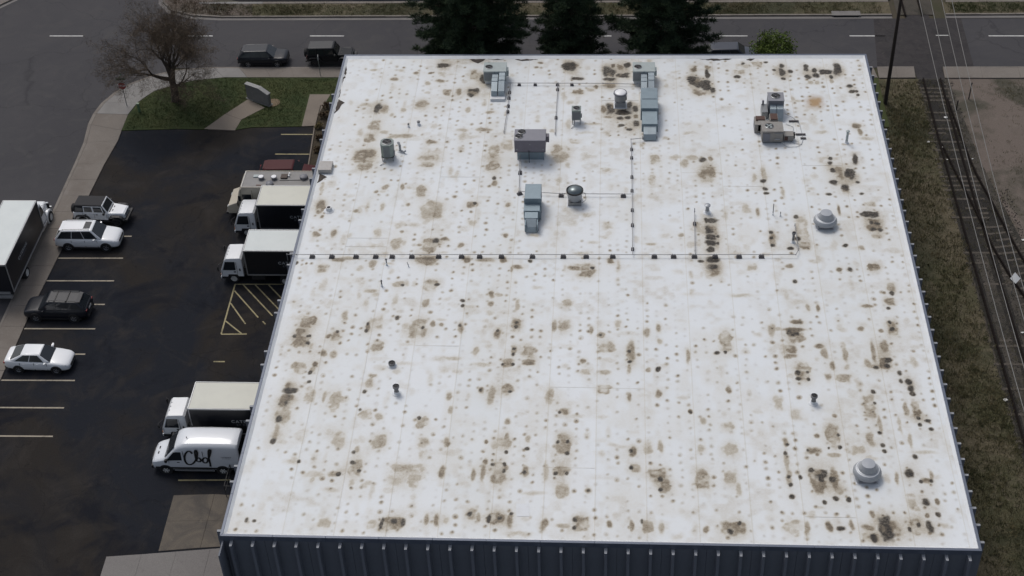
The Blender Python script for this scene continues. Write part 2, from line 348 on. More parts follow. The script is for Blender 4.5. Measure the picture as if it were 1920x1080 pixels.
# ---------------------------------------------------------------- railway
def smooth_path(pts, step=.8):
    pts = [Vector((*p,0)) for p in pts]; out = []
    P = [pts[0]*2-pts[1]]+pts+[pts[-1]*2-pts[-2]]
    for i in range(1, len(P)-2):
        n = max(1, int((P[i+1]-P[i]).length/step))
        for k in range(n):
            t = k/n; a,b,c,d = P[i-1:i+3]
            out.append(.5*((2*b)+(c-a)*t+(2*a-5*b+4*c-d)*t*t+(3*b-a-3*c+d)*t**3))
    out.append(pts[-1]); return out
rail_m = M('dark_rail_steel', (.016,.013,.012), .95, metal=0, var=.25, scale=3, spec=.08)
tie_m = M('weathered_timber_tie', (.082,.070,.058), .95, var=.35, scale=3, bmp=.4)
def rail(parent, pts, z=.05):
    p = smooth_path(pts); mb = MB(); prof = [(-.07,0),(.07,0),(.07,.02),(.012,.04),(.012,.12),(.037,.13),(.037,.165),(-.037,.165),(-.037,.13),(-.012,.12),(-.012,.04),(-.07,.02)]
    rings = []
    for i, q in enumerate(p):
        t = (p[min(i+1,len(p)-1)]-p[max(i-1,0)]).normalized(); n = Vector((t.y,-t.x,0))
        rings.append([q+n*a*1.35+Vector((0,0,z+b)) for a,b in prof])
    return mb.loft(rings).build('rail', rail_m, parent)
tr = thing('railway_track', 'straight dark railway track running beside the warehouse', 'railway track', (48.64,0,0))
tr2 = thing('railway_track', 'siding track curving away to the right past the gravel lot', 'railway track', (49.9,45,0))
def rel(o, pts): return [(x-o.location.x, y-o.location.y) for x,y in pts]
rail(tr, rel(tr, [(48.0,-40),(47.94,0),(47.95,20),(47.9,35),(47.9,48),(48.0,57.2)]))
rail(tr, rel(tr, [(49.5,-40),(49.5,10),(49.47,25),(49.33,38),(49.35,48),(49.43,57.2)]))
rail(tr, rel(tr, [(48.0,67.6),(48.1,100)])); rail(tr, rel(tr, [(49.5,67.6),(49.6,100)]))
rail(tr2, rel(tr2, [(48.02,47.5),(48.33,45.0),(48.6,42.7),(48.99,40.2),(49.61,34.7),(49.99,32.6),(50.37,30.6),(50.8,29.0),(52.3,22.5),(54.6,14)]))
rail(tr2, rel(tr2, [(49.52,54.0),(49.71,49.2),(49.85,45.9),(50.08,43.2),(50.52,40.2),(50.94,37),(51.28,34.7),(51.8,31.6),(52.9,26),(55.9,14.8)]))
sheet('oily_ballast', [[(47.6,34),(49.75,34),(49.7,46),(49.75,57.2),(47.65,57.2)], [(47.75,-20),(48.25,-20),(48.2,34),(47.65,34)], [(49.25,-20),(49.8,-20),(49.75,34),(49.05,34)], [(49.8,33),(51.7,33),(51.1,36.5),(50.4,41.5),(49.9,46),(49.76,46),(49.76,34)], [(49.8,33),(50.6,29),(53.0,25.5),(52.2,30.5),(51.7,33)]], .036, oily_m)
tie_mesh = MB().bx(-1.25,1.25,-.11,.11,-.10,.055).mesh('tie', tie_m)
def tie(parent, x, y, rz, s=1, dz=0):
    o = link('tie', tie_mesh, parent); o.location = (x-parent.location.x, y-parent.location.y, dz+rnd.uniform(-.035,.0)); o.rotation_euler = (0,rnd.uniform(-.01,.01),rz+rnd.uniform(-.03,.03)); o.scale = (s,1,1)
y = -6
while y < 57:
    if rnd.random() < (.12 if y > 36 else .72): y += .6; continue
    tie(tr, 48.66+rnd.uniform(-.04,.04), y, 0, 1.15 if 38 < y < 50 else 1); y += rnd.uniform(.55,.64)
for i in range(30):
    t = i/29; y = 37-22.5*t; x = 50.1+(37-y)*.13+max(0,37-y)**2*.0045; tie(tr2, x, y, .16+t*.18, dz=.012)

# ---------------------------------------------------------------- the warehouse
BW, BL, BH = 41.453, 49.74, 7.2316
T4 = 1.2192
bld = thing('warehouse', 'large flat-roofed blue-grey warehouse with a stained white membrane roof', 'building', (0,0,0))
RZ = 7.08
# core walls
MB().bx(.18,BW-.18,.18,BL-.18,-.05,6.98).build('wall', wall_m, bld)
def panel_mesh(wd, z0=-.03, z1=6.85):
    return MB().bx(.008,wd-.008,.09,.17,z0,z1).mesh('wall_panel', wall_m)
def rib_mesh(z1=6.80):
    mb = MB(); mb.hexa([(-.10,-.36,-.03),(.10,-.36,-.03),(.13,.10,-.03),(-.13,.10,-.03),(-.07,-.36,z1),(.07,-.36,z1),(.10,.10,z1),(-.10,.10,z1)]); return mb.mesh('rib', rib_m)
pm, rm = panel_mesh(T4*2), rib_mesh()
rt_mesh = MB().hexa([(-.068,-.355,6.80),(.068,-.355,6.80),(.098,.085,6.80),(-.098,.085,6.80),(-.068,-.355,6.806),(.068,-.355,6.806),(.098,.085,6.806),(-.098,.085,6.806)]).mesh('rib_end', ribtop_m)
def facade(origin, rz, npan, skip=()):
    for k in range(npan):
        if k in skip: continue
        c, s = math.cos(rz), math.sin(rz)
        o = link('wall_panel', pm, bld); d = k*2*T4; o.location = (origin[0]+c*d, origin[1]+s*d, 0); o.rotation_euler = (0,0,rz)
        for e in (.5,1.5):
            d = (k*2+e)*T4; r_ = link('rib', rm, bld); r_.location = (origin[0]+c*d, origin[1]+s*d, 0); r_.rotation_euler = (0,0,rz)
            t_ = link('rib_end', rt_mesh, r_)
facade((0,0), 0, 17)                          # front
facade((BW,0.35), PI/2, 20)                   # right
facade((BW,BL), PI, 17)                       # back
for k in range(-1, 9):                        # left: pairs of ribs, recessed bays between
    y0 = 4.39+4.877*k; y1 = y0-.61+2*T4
    o = link('wall_panel', pm, bld); o.location = (0,min(y1,BL),0); o.rotation_euler = (0,0,-PI/2)
    for yy in (y0, y0+T4):
        if yy < .2: continue
        r_ = link('rib', rm, bld); r_.location = (0,yy,0); r_.rotation_euler = (0,0,-PI/2); link('rib_end', rt_mesh, r_)
    if k < 8:
        yb = y1+T4
        MB().bx(.10,.178,yb-.95,yb+.95,.05,2.9).build('loading_door' if k in (1,2,4) else 'window', dunit_m if k in (1,2,4) else M('dark_window_glass',(.02,.024,.03),.1), bld)
MB().bx(.12,BW-.12,.10,BL-.10,6.86,7.0).build('fascia', wall_m, bld)
# coping lengths
for (ax, a0, a1, fx) in (('x',0,BW,0),('x',0,BW,1),('y',0,BL,0),('y',0,BL,1)):
    n = round((a1-a0)/3.05); L = (a1-a0)/n
    for k in range(n):
        u0, u1 = a0+k*L+.004, a0+(k+1)*L-.004
        if ax == 'x':
            mb = MB().prism([(u0+(.17 if k == 0 else 0),.17),(u1-(.17 if k == n-1 else 0),.17),(u1,0),(u0,0)], BH-.36, BH)
        else:
            mb = MB().prism([(.17,u0+(.17 if k == 0 else 0)),(.17,u1-(.17 if k == n-1 else 0)),(0,u1),(0,u0)], BH-.36, BH)
        if fx: mb.v = [((x, BL-y, z) if ax == 'x' else (BW-x, y, z)) for x,y,z in mb.v]
        mb.build('coping', cop_m, bld, bevel=.015)
# membrane turned up to the coping
MB().add([(.17,.17,BH-.02),(BW-.17,.17,BH-.02),(BW-.17,BL-.17,BH-.02),(.17,BL-.17,BH-.02),(.34,.34,RZ+.004),(BW-.34,.34,RZ+.004),(BW-.34,BL-.45,RZ+.004),(.34,BL-.45,RZ+.004)],
         [(0,1,5,4),(1,2,6,5),(2,3,7,6),(3,0,4,7)]).build('membrane_upturn', white_m, bld, fix=False)

# ---- stained membrane: stains and fastener marks measured on the roof, stored per vertex
STAINS = "815,4832,85,55,90 814,4608,84,46,50 809,4707,71,77,25 444,4639,84,53,55 263,4770,64,32,35 604,4723,41,38,50 719,4723,34,38,55 712,4577,41,53,35 877,4450,74,81,50 965,4457,36,104,55 1073,4450,66,96,85 1071,4699,62,130,60 1134,4638,41,107,100 1167,4585,70,38,90 1164,4510,100,270,18 364,4228,52,144,70 411,4214,56,122,40 556,4200,50,71,35 480,4142,37,57,30 692,4272,93,117,50 1058,4208,40,85,35 1227,4179,73,42,45 368,3992,81,134,50 344,3832,87,90,55 447,3909,87,55,35 573,3861,192,62,40 821,3786,94,48,50 1039,3938,88,49,35 1042,3854,79,117,25 1195,3946,127,48,45 346,3602,166,186,65 357,3489,109,157,45 286,3608,46,60,60 836,3617,133,133,35 1293,3660,85,186,40 1390,3747,71,147,35 1011,4918,556,127,22 1819,4822,100,100,90 1878,4645,91,38,95 1550,4807,37,39,60 1581,4870,55,31,60 1886,4457,82,66,60 2029,4525,36,59,60 1984,4480,82,44,30 1832,4310,69,50,30 2122,4744,100,138,70 2214,4798,53,84,65 2269,4829,55,85,75 2127,4638,107,53,75 2243,4683,107,84,70 2127,4547,98,75,55 2155,4830,46,63,65 2089,4210,43,121,60 2141,4224,52,142,80 2234,4174,103,50,90 2287,4275,44,93,75 2331,4224,44,78,75 2218,4103,51,50,75 2270,4103,44,49,70 2218,4004,51,41,75 2277,3949,51,41,75 2329,4026,51,90,75 2330,4117,44,57,65 2122,4110,67,35,45 2234,4110,288,424,16 1884,3797,78,60,35 1782,3642,125,226,42 1777,3563,78,66,40 2111,3901,62,82,30 2785,4774,62,100,60 2890,4805,50,61,50 2886,4713,33,114,90 2787,4607,78,113,85 2875,4547,60,126,95 2925,4480,37,66,90 2835,4569,90,82,85 2830,4450,137,80,55 3172,4859,32,39,70 3283,4843,71,77,60 3169,4820,116,69,30 3351,4874,32,30,75 3135,4736,82,60,50 3119,4675,46,45,70 3115,4607,32,29,40 3471,4820,36,46,85 3469,4735,36,99,85 3409,4766,32,30,70 3472,4637,24,30,80 3531,4743,32,45,80 3657,4819,36,46,85 3657,4773,36,46,85 3721,4758,33,60,80 3660,4674,44,60,85 3726,4682,45,67,80 3697,4720,106,83,30 3810,4742,89,60,95 3899,4773,49,138,95 3843,4667,35,60,75 3836,4607,32,67,40 3672,4584,48,60,35 3725,4584,41,60,35 3967,4539,39,50,80 3975,4466,44,37,90 4011,4466,23,28,85 4017,4414,20,28,80 3960,4003,78,62,60 3970,3928,35,101,50 3690,3920,92,47,25 109,2998,64,159,60 97,2931,37,49,60 131,2883,30,37,60 117,2680,55,69,55 238,2693,41,93,55 541,3226,54,69,50 482,3169,31,37,50 660,3227,34,82,45 806,3184,84,119,40 896,2962,142,205,42 1179,3025,83,85,50 1193,3044,21,30,95 542,2996,33,98,35 720,3022,33,42,55 362,2951,41,42,45 548,2702,52,116,30 694,2786,80,65,30 694,2587,72,127,40 712,2715,33,34,50 928,2578,117,160,50 961,2625,40,52,85 1015,2637,58,46,60 849,2572,48,28,50 1129,2575,40,62,65 921,2431,122,60,55 1180,2434,72,60,65 364,2424,203,44,35 1191,2815,69,76,35 803,3551,134,132,40 84,3191,30,176,25 1288,3488,84,117,50 1313,3339,26,39,80 1317,3276,41,75,50 1432,2682,33,51,60 1431,3028,41,55,45 2444,3321,57,138,35 2464,3579,76,99,42 2122,2794,80,76,30 2110,3434,76,58,30 2422,2600,78,34,35 2832,3400,117,185,48 2805,3568,53,64,70 2863,3582,37,53,60 2685,3528,54,78,40 3232,3403,44,197,35 3165,3358,41,107,30 3222,3320,33,44,80 3227,3227,33,37,80 3234,3171,30,30,80 3350,3190,28,123,30 3718,3593,26,33,90 3715,3534,31,39,90 3725,3451,32,44,80 3769,3406,56,164,55 3847,3394,63,120,82 3836,3445,30,44,90 3717,3304,44,50,90 3786,3231,47,73,90 3895,3581,33,110,90 3665,3168,32,24,80 3897,3176,32,30,70 3885,3306,28,32,70 3788,3406,217,368,14 3924,2941,97,65,95 3934,2823,96,141,65 3917,2852,28,29,90 3958,2841,32,29,90 3921,2777,32,28,90 3963,2771,32,35,90 3940,2702,71,46,50 3938,3055,68,61,45 2842,2866,87,53,75 2802,2865,25,46,95 2822,2766,55,82,95 2855,2766,44,117,50 2822,2685,53,51,85 2819,2616,53,61,95 2816,2548,39,44,90 2866,2616,17,28,80 2869,2691,17,28,80 2855,2696,50,358,35 2822,2442,78,50,90 2747,2424,35,33,70 2829,2364,73,55,85 2833,2315,76,80,55 2730,2794,69,110,42 2629,2700,39,39,50 2722,2598,141,67,20 3442,2772,85,308,33 3418,2912,32,46,75 3411,2668,32,39,85 3353,2571,35,28,90 3450,2594,67,78,50 3239,2660,50,171,40 3231,2735,21,28,80 3234,2677,21,29,80 3235,2598,25,29,85 3715,2603,35,40,70 3822,2581,41,51,50 3160,2958,32,95,50 3079,3005,73,103,30 3715,2987,22,119,50 3875,2383,76,76,60 3078,2373,83,75,38 3327,2387,68,44,50 3646,2352,37,42,60 3719,2353,34,42,70 3347,2225,31,42,75 3964,2169,60,116,50 3678,4313,132,172,-100 218,2311,68,82,50 311,2412,116,45,50 556,2370,54,83,40 916,2408,166,77,50 753,2159,83,58,40 778,2154,20,21,90 965,2161,77,107,52 1003,2162,31,21,95 581,2092,91,37,40 955,1980,52,78,42 215,1804,97,92,60 197,1768,69,85,55 181,1671,75,85,55 195,1605,92,98,60 236,1652,20,24,90 239,1587,20,25,95 438,1848,48,96,40 366,1654,37,44,65 413,1650,57,93,50 415,1695,20,25,90 359,1496,50,54,50 418,1482,37,72,45 607,1743,31,110,60 600,1773,16,25,85 598,1707,16,30,85 667,1789,58,153,38 685,1565,75,108,45 779,1832,31,36,70 932,1728,108,192,45 860,1722,60,141,25 957,1744,16,25,80 1016,1780,36,60,50 1075,1771,33,39,50 1192,2417,53,62,65 1311,2418,122,50,50 1425,2425,53,60,65 1533,2349,85,44,60 1491,2326,20,66,50 1612,2411,32,39,70 1909,2342,98,49,50 1991,2327,96,142,48 2026,2344,22,22,90 2149,2417,45,62,65 1189,2005,25,32,90 1194,1953,20,26,90 1376,2071,39,69,55 1429,2066,61,53,35 1376,1976,37,67,50 1549,1968,37,125,35 1549,1778,58,131,60 1551,1798,19,25,95 1550,1757,19,26,90 1551,1535,42,107,50 1550,1555,19,19,90 1550,1506,19,24,90 1435,1696,43,100,55 1433,1721,16,25,85 1200,1742,37,110,55 1195,1768,16,25,85 1854,1782,67,130,42 1797,1772,37,109,45 1873,1988,75,67,38 1641,1542,92,122,45 1314,1531,36,92,35 2028,1735,26,75,50 2096,1691,51,64,48 2089,1691,16,20,90 2123,1574,100,87,42 2279,1538,52,202,55 2269,1542,19,23,90 2269,1451,19,24,90 2377,1716,42,93,45 2199,1798,51,75,28 1979,1456,50,42,65 1523,1448,92,48,50 1648,1445,86,42,50 2871,1639,79,194,48 2809,1537,23,24,90 2865,1543,19,24,90 3326,1830,75,41,60 3297,1739,60,59,95 3306,1755,135,39,65 3314,1691,89,97,48 3163,1753,50,139,38 3258,1583,78,72,50 3261,1516,78,52,48 3447,1610,71,39,65 3470,1548,42,114,48 2455,1762,36,76,50 2459,1638,37,53,35 3406,1969,30,72,45 3472,1970,30,76,55 2631,1505,26,134,40 3936,2043,64,66,60 3913,1971,27,30,80 3956,2116,27,37,80 3906,2121,24,32,60 3911,1784,58,154,60 3906,1839,18,30,90 3907,1779,27,34,95 3838,1607,53,134,50 3768,1563,28,207,50 3722,1462,41,93,50 3832,1459,77,103,60 3845,1488,35,38,85 3839,1440,28,33,95 3770,1425,29,28,95 3777,1435,160,51,42 3904,1381,28,50,70 3904,1311,25,46,70 3951,1303,35,41,95 3954,1248,29,54,85 3958,1199,30,35,95 3322,1384,86,159,52 3292,1370,25,38,90 3290,1319,25,27,85 3351,1315,19,23,90 3350,1376,15,18,90 3471,1336,42,56,50 3563,1333,89,69,48 3510,1435,39,93,48 3596,1540,38,143,42 3722,1772,42,54,50 3842,1759,35,44,50 3781,1989,81,35,50 3956,1061,56,150,57 3961,999,21,27,90 3963,943,21,25,90 4011,978,25,25,85 4019,910,18,22,90 3897,1068,33,124,40 3846,941,23,155,30 3886,818,25,127,35 3686,1091,81,186,42 3721,1118,15,21,85 3722,1212,28,41,70 3729,938,25,194,40 3717,874,21,25,90 3720,776,21,29,90 3728,726,19,25,90 3661,822,42,119,48 3564,740,100,79,33 3451,847,74,196,50 3479,852,14,20,90 3477,755,21,25,90 3413,749,15,20,70 3440,695,81,41,40 3322,730,85,62,55 3289,730,17,25,70 3474,1007,28,38,60 3152,1112,53,121,30 3254,1019,78,83,28 3352,841,31,38,60 3166,786,29,72,55 3162,627,35,163,38 3893,693,27,33,80 3843,561,41,52,80 2671,490,89,153,48 2831,509,59,109,38 2874,423,41,96,35 3326,493,95,201,62 3340,550,72,57,85 3346,509,29,37,95 3293,577,27,31,95 3417,507,50,184,60 3411,511,32,39,95 3439,432,50,68,40 3414,368,26,35,90 3346,339,21,27,85 3481,358,20,32,85 3165,526,35,154,42 3165,522,17,25,90 3169,461,17,24,90 3167,374,23,31,85 3228,519,17,28,90 2828,139,150,106,50 2865,174,19,26,90 2810,115,26,30,85 2682,124,32,56,60 3151,147,87,121,38 3231,141,33,112,42 3354,163,35,78,65 3415,150,35,29,85 3474,174,32,82,60 3561,161,81,45,55 3568,97,85,67,60 3584,90,28,51,95 3656,159,63,151,80 3701,153,68,119,55 3597,256,32,57,65 3834,355,63,140,38 3817,182,77,121,45 3840,186,19,27,90 3786,151,19,29,80 3899,173,39,90,75 3904,352,32,46,80 3965,354,25,43,60 3957,265,22,27,80 3895,256,25,37,60 3933,507,76,47,60 3965,544,26,80,50 3897,501,17,23,90 3960,507,17,24,90 3840,557,29,47,80 3770,527,24,96,45 1517,517,87,188,50 1479,578,19,24,85 1547,580,17,25,90 1544,530,17,24,85 1670,529,42,85,60 1664,520,21,25,95 1374,501,30,97,50 1428,515,29,146,48 1877,533,83,76,50 1844,516,17,25,85 1907,518,18,25,90 1882,388,80,104,38 2295,563,60,82,48 2274,571,18,33,85 2419,521,115,106,52 2459,441,60,105,52 2439,488,24,28,85 2438,409,21,23,85 2029,395,35,47,50 2032,395,14,18,90 1789,531,39,155,32 1381,206,66,81,50 1375,206,23,28,90 1424,181,29,73,48 1520,179,107,77,60 1485,171,20,54,95 1544,180,20,23,90 1604,162,38,119,50 1607,213,17,19,85 1791,144,44,102,55 1998,149,93,92,55 1962,175,20,26,95 1960,121,19,23,95 1895,131,75,34,40 2151,149,35,54,55 2274,144,26,83,50 2362,143,79,84,48 2330,172,17,37,70 2441,129,34,83,42 686,527,82,140,45 663,577,22,25,95 712,512,18,20,90 675,421,42,57,30 564,484,80,44,40 592,484,22,24,95 994,543,200,70,40 928,463,105,122,28 1042,437,80,121,35 1191,518,43,106,55 946,127,138,88,57 889,126,17,69,85 953,139,24,31,85 1005,132,26,46,80 834,117,56,65,33 566,122,71,77,33 1131,155,30,84,50 1191,156,37,85,50 1251,150,35,54,30 125,130,21,46,70 168,124,24,27,70 223,1354,66,113,42 191,1386,59,67,50 311,1389,36,53,65 299,1317,23,28,90 305,1341,43,75,40 178,1202,38,77,60 199,1156,84,45,80 177,1073,49,100,90 206,1096,72,55,65 187,977,84,206,38 172,915,31,43,90 175,805,34,165,50 171,736,29,43,85 175,805,108,242,15 323,1126,71,128,33 305,1237,26,31,70 494,1079,78,180,38 417,1109,29,100,38 691,1295,47,46,50 676,1234,51,83,40 659,1160,25,36,70 689,957,79,89,38 650,1005,18,25,70 771,944,48,66,40 559,757,75,129,33 808,745,87,110,42 1038,910,76,97,38 1015,944,18,26,95 1061,742,63,84,38 322,791,62,104,22 681,678,34,62,40 662,657,19,25,85 350,578,17,25,90 310,573,75,33,30 1179,1124,39,78,55 1195,1011,32,75,40 1196,744,41,85,55 1515,1414,85,51,60 1485,1414,16,19,95 1551,1415,16,24,95 1647,1421,76,42,65 1372,1182,36,58,55 1369,1182,16,22,85 1434,1138,49,155,45 1528,1190,77,92,45 1545,1172,25,23,70 1782,1144,57,155,33 1876,1007,73,58,52 1848,1006,16,22,85 2116,1196,79,73,45 2118,1358,67,43,40 2001,1356,72,60,33 1519,743,106,102,42 1544,799,27,64,50 1551,676,18,25,95 1880,742,86,161,46 1848,767,18,25,95 1907,768,18,25,95 1907,675,19,25,95 1673,784,33,68,40 1671,704,20,25,85 1435,598,33,46,60 1546,925,38,48,45 1430,754,25,38,65 2440,1175,48,78,55 2441,1388,28,32,95 2383,1382,32,37,50 2696,952,41,57,35 2841,907,75,68,42 2852,724,85,100,33 2373,731,64,101,38 2447,741,30,100,38 2283,696,46,80,65 2271,704,17,25,95 2681,729,49,71,30 2864,1210,38,53,50 2627,1026,32,40,65 2630,1021,16,16,90 143,1651,27,30,70 2267,1140,26,82,55 2268,1394,26,94,50 3174,773,16,20,90 3162,702,28,34,70 3340,697,26,33,50 107,2370,17,26,60 37,2375,20,28,90"
def vnoise(x, y, s, seed):
    r = np.random.RandomState(seed); g = r.rand(96, 96)
    u, v = x/s+500.3, y/s+500.7; i, j = np.floor(u).astype(int), np.floor(v).astype(int); fu, fv = u-i, v-j
    fu, fv = fu*fu*(3-2*fu), fv*fv*(3-2*fv); i %= 96; j %= 96; i1, j1 = (i+1)%96, (j+1)%96
    return g[i,j]*(1-fu)*(1-fv)+g[i1,j]*fu*(1-fv)+g[i,j1]*(1-fu)*fv+g[i1,j1]*fu*fv
def sstep(a, b, x):
    t = np.clip((x-a)/(b-a), 0, 1); return t*t*(3-2*t)
NX, NY = 700, 820
gx = np.linspace(.18, BW-.18, NX); gy = np.linspace(.18, BL-.18, NY)
GX, GY = np.meshgrid(gx, gy)
brown = np.zeros((NY,NX)); dark = np.zeros((NY,NX)); tan = np.zeros((NY,NX)); halo = np.zeros((NY,NX))
wx = (vnoise(GX,GY,.45,1)-.5)*.9+(vnoise(GX,GY,.16,2)-.5)*.35; wy = (vnoise(GX,GY,.45,3)-.5)*.9+(vnoise(GX,GY,.16,4)-.5)*.35
mott = .55+.6*vnoise(GX,GY,.30,5)*.6+.5*(vnoise(GX,GY,1.1,6)-.3)
def win(cx, cy, rx, ry):
    return slice(max(0,np.searchsorted(gy,cy-ry)), np.searchsorted(gy,cy+ry)), slice(max(0,np.searchsorted(gx,cx-rx)), np.searchsorted(gx,cx+rx))
rs = np.random.RandomState(11)
busy = []
entries = [[float(q)/100 for q in e.split(',')] for e in STAINS.split()]
for k in range(620):                      # lesser smears lying between neighbouring fasteners
    sx_, sy_ = .80+.605*rs.randint(0,66), .6+.61*rs.randint(0,79)
    zn = float(vnoise(np.array([sx_]),np.array([sy_]),3.6,61)[0])
    if rs.rand() > zn*1.35: continue
    hor = rs.rand() < .5; ln = .605*rs.choice([1,1,1,2])
    entries.append([sx_+(ln/2 if hor else 0)+rs.normal(0,.06), sy_+(0 if hor else ln/2)+rs.normal(0,.06), ln*rs.uniform(.8,1.25) if hor else rs.uniform(.28,.55), rs.uniform(.28,.55) if hor else ln*rs.uniform(.8,1.25), rs.uniform(.07,.30)*(.5+.6*zn)])
for cx, cy, bw, bh, st in entries:
    if st >= .78: bw, bh = bw*1.15+.03, bh*1.15+.03
    busy.append((cx,cy,bw,bh,abs(st)))
    s_ = win(cx, cy, bw*1.15+.6, bh*1.15+.6); X, Y = GX[s_], GY[s_]
    if X.size == 0: continue
    m_ = min(bw, bh); k = min(.55, .30+.12/m_)
    D = min(.36, max(.05, (.55 if st < .31 else .42)*m_)); ua = np.abs((X-cx+wx[s_]*D)/(bw*.51)); va = np.abs((Y-cy+wy[s_]*D)/(bh*.51))
    ex = 3.4 if m_ > .55 else 2.1; d = (ua**ex+va**ex)**(1/ex)
    soft = (.28 if m_ > .7 else .5) if st >= .31 else .7
    a = 1-sstep(1-soft, 1+soft*.6, d)
    if st < 0: tan[s_] = np.maximum(tan[s_], -st*a); continue
    rim = np.exp(-((d-.86)/.11)**2)*.26*sstep(.42,.7,vnoise(X+cx,Y,.5,44)) if m_ > .5 else 0
    mo = mott[s_]
    if m_ > .55: a = a*(.15+.85*sstep(.20,.55,vnoise(X+cx*7,Y+cy*5,.55,40)*.65+vnoise(X,Y,.22,41)*.35))
    wide = 1-sstep(.5, 1.35, d)
    if st >= .68:
        pk = a*(.55+.45*np.clip(1.15-d,0,1))
        dk = (st-.22)*2.6*pk*(.66+.55*mo)
        dark[s_] = np.maximum(dark[s_], np.clip(dk,0,.95)); brown[s_] = np.maximum(brown[s_], (.28+.55*st)*wide*(.6+.4*mo))
        a2 = 1-sstep(.5, 2.4, d); halo[s_] = np.maximum(halo[s_], .6*a2)
    else:
        bb = st*1.22*((a*.72+wide*.28)*(.46+.62*mo)+rim); brown[s_] = np.maximum(brown[s_], np.clip(bb,0,.92))
        dark[s_] = np.maximum(dark[s_], np.clip((st-.36)*1.5*a*(mo-.42),0,.5))
        a2 = 1-sstep(.6, 2.3, d); halo[s_] = np.maximum(halo[s_], (.25+st*.7)*a2)
def blur(f, ry, rx):
    for ax, r_ in ((0,ry),(1,rx)):
        for _ in range(2):
            c_ = np.cumsum(np.concatenate([np.repeat(np.take(f,[0],ax),r_+1,ax),f,np.repeat(np.take(f,[-1],ax),r_,ax)],ax),ax)
            n_ = f.shape[ax]; f = (np.take(c_,range(2*r_+1,2*r_+1+n_),ax)-np.take(c_,range(0,n_),ax))/(2*r_+1)
    return f
veil = blur(brown+dark*.6, 9, 6)*(.25+1.3*vnoise(GX,GY,.7,50))*.8
lowt = sstep(.40,.80,vnoise(GX,GY,2.6,51)*.5+vnoise(GX,GY,.75,52)*.35+vnoise(GX*2.2,GY*.8,.6,53)*.15)
halo = np.maximum(halo, .40*lowt); brown = np.maximum(brown, np.clip(veil,0,.38)); brown = np.maximum(brown, .16*sstep(.52,.85,vnoise(GX,GY,1.9,54)*.5+vnoise(GX,GY,.4,55)*.5)); halo = np.clip(np.maximum(halo, blur(brown,17,14)*1.7), 0, .9)
# fastener rows showing through the sheet: dots every ~0.6 m, some with rings, some dark
bz = np.zeros((NY,NX)); grey = np.zeros((NY,NX))
for cx,cy,bw,bh,st in busy:
    if st > .3:
        s_ = win(cx,cy,bw*1.3+.9,bh*1.3+.9); bz[s_] = np.maximum(bz[s_], .75*st)
x = .80
while x < BW-.45:
    yo = rs.choice([0,.30,.15]); y = .55+yo; colk = rs.uniform(.7,1.2); wob = rs.uniform(0,6)
    while y < BL-.5:
        px, py = x+.03*math.sin(y*.35+wob)+rs.normal(0,.035), y+rs.normal(0,.05)
        iy, ix = min(NY-1,np.searchsorted(gy,py)), min(NX-1,np.searchsorted(gx,px))
        zone = float(vnoise(np.array([px]),np.array([py]),3.2,8)[0])
        if rs.rand() < .45+.5*zone:
            amp = np.clip((.04+.38*zone*rs.gamma(.9,.75))*colk+bz[iy,ix]*rs.rand()**1.6*1.3, .05, .95)
            r = rs.uniform(.045,.08); s_ = win(px,py,.40,.40); X, Y = GX[s_]-px, GY[s_]-py; d = np.sqrt(X*X+(Y*rs.uniform(.75,1.1))**2)
            core = np.exp(-(d/r)**2); rg = rs.uniform(.08,.16)
            hl = (1-sstep(rg*.4,rg*1.4,d))*.42+(np.exp(-((d-rg)/.04)**2)*.22 if rs.rand() < .25 else 0)
            off = np.exp(-((X+rs.uniform(-.06,.06))**2+(Y+.07)**2)/(r*1.6)**2)
            grey[s_] = np.maximum(grey[s_], np.clip(amp*(hl*.55+off*.65+core*.45),0,.7))
            dark[s_] = np.maximum(dark[s_], np.clip(amp*1.45*core-.42,0,.92)); brown[s_] = np.maximum(brown[s_], np.clip((amp-.18)*(hl*.8+off*.6),0,.6))
        y += rs.choice([.58,.61,.61,.64])
    x += .605
dirtnoise = .10*sstep(.55,.9,vnoise(GX,GY,1.6,21)*.6+vnoise(GX,GY,.5,22)*.4)+.06*sstep(.6,.85,vnoise(GX,GY,5,23))
back = np.exp(-((BL-.3-GY)/.9)**2)*.10*vnoise(GX,GY,2.2,24)
brown = np.clip(np.maximum(brown, 0)+dirtnoise+back, 0, 1)
me = bpy.data.meshes.new('roof_membrane')
vv = np.zeros((NX*NY,3), np.float32); vv[:,0] = GX.ravel(); vv[:,1] = GY.ravel(); vv[:,2] = RZ+((vnoise(GX,GY,2.5,30)-.5)*.012).ravel()
idx = np.arange(NX*NY).reshape(NY,NX)
q = np.stack([idx[:-1,:-1],idx[:-1,1:],idx[1:,1:],idx[1:,:-1]],-1).reshape(-1,4)
me.vertices.add(NX*NY); me.vertices.foreach_set('co', vv.ravel())
me.loops.add(q.size); me.loops.foreach_set('vertex_index', q.ravel().astype(np.int32))
me.polygons.add(len(q)); me.polygons.foreach_set('loop_start', np.arange(0,q.size,4,dtype=np.int32))
me.update(calc_edges=True)
ag = me.attributes.new('dotgrey', 'FLOAT', 'POINT'); ag.data.foreach_set('value', grey.ravel().astype(np.float32))
at = me.color_attributes.new('grime', 'FLOAT_COLOR', 'POINT')
cc = np.ones((NX*NY,4), np.float32); cc[:,0] = brown.ravel(); cc[:,1] = dark.ravel(); cc[:,2] = tan.ravel(); cc[:,3] = halo.ravel()
at.data.foreach_set('color', cc.ravel())
m, t, b = new_mat('white_roof_membrane')
an = nd(t, 'ShaderNodeAttribute', attribute_name='grime'); sp = nd(t, 'ShaderNodeSeparateColor'); t.links.new(an.outputs['Color'], sp.inputs[0])
p = world_pos(t)
fine = ramp(t, noise(t, p, 7, 8, .75, .3), [(.3, .55), (.7, 1.25)])
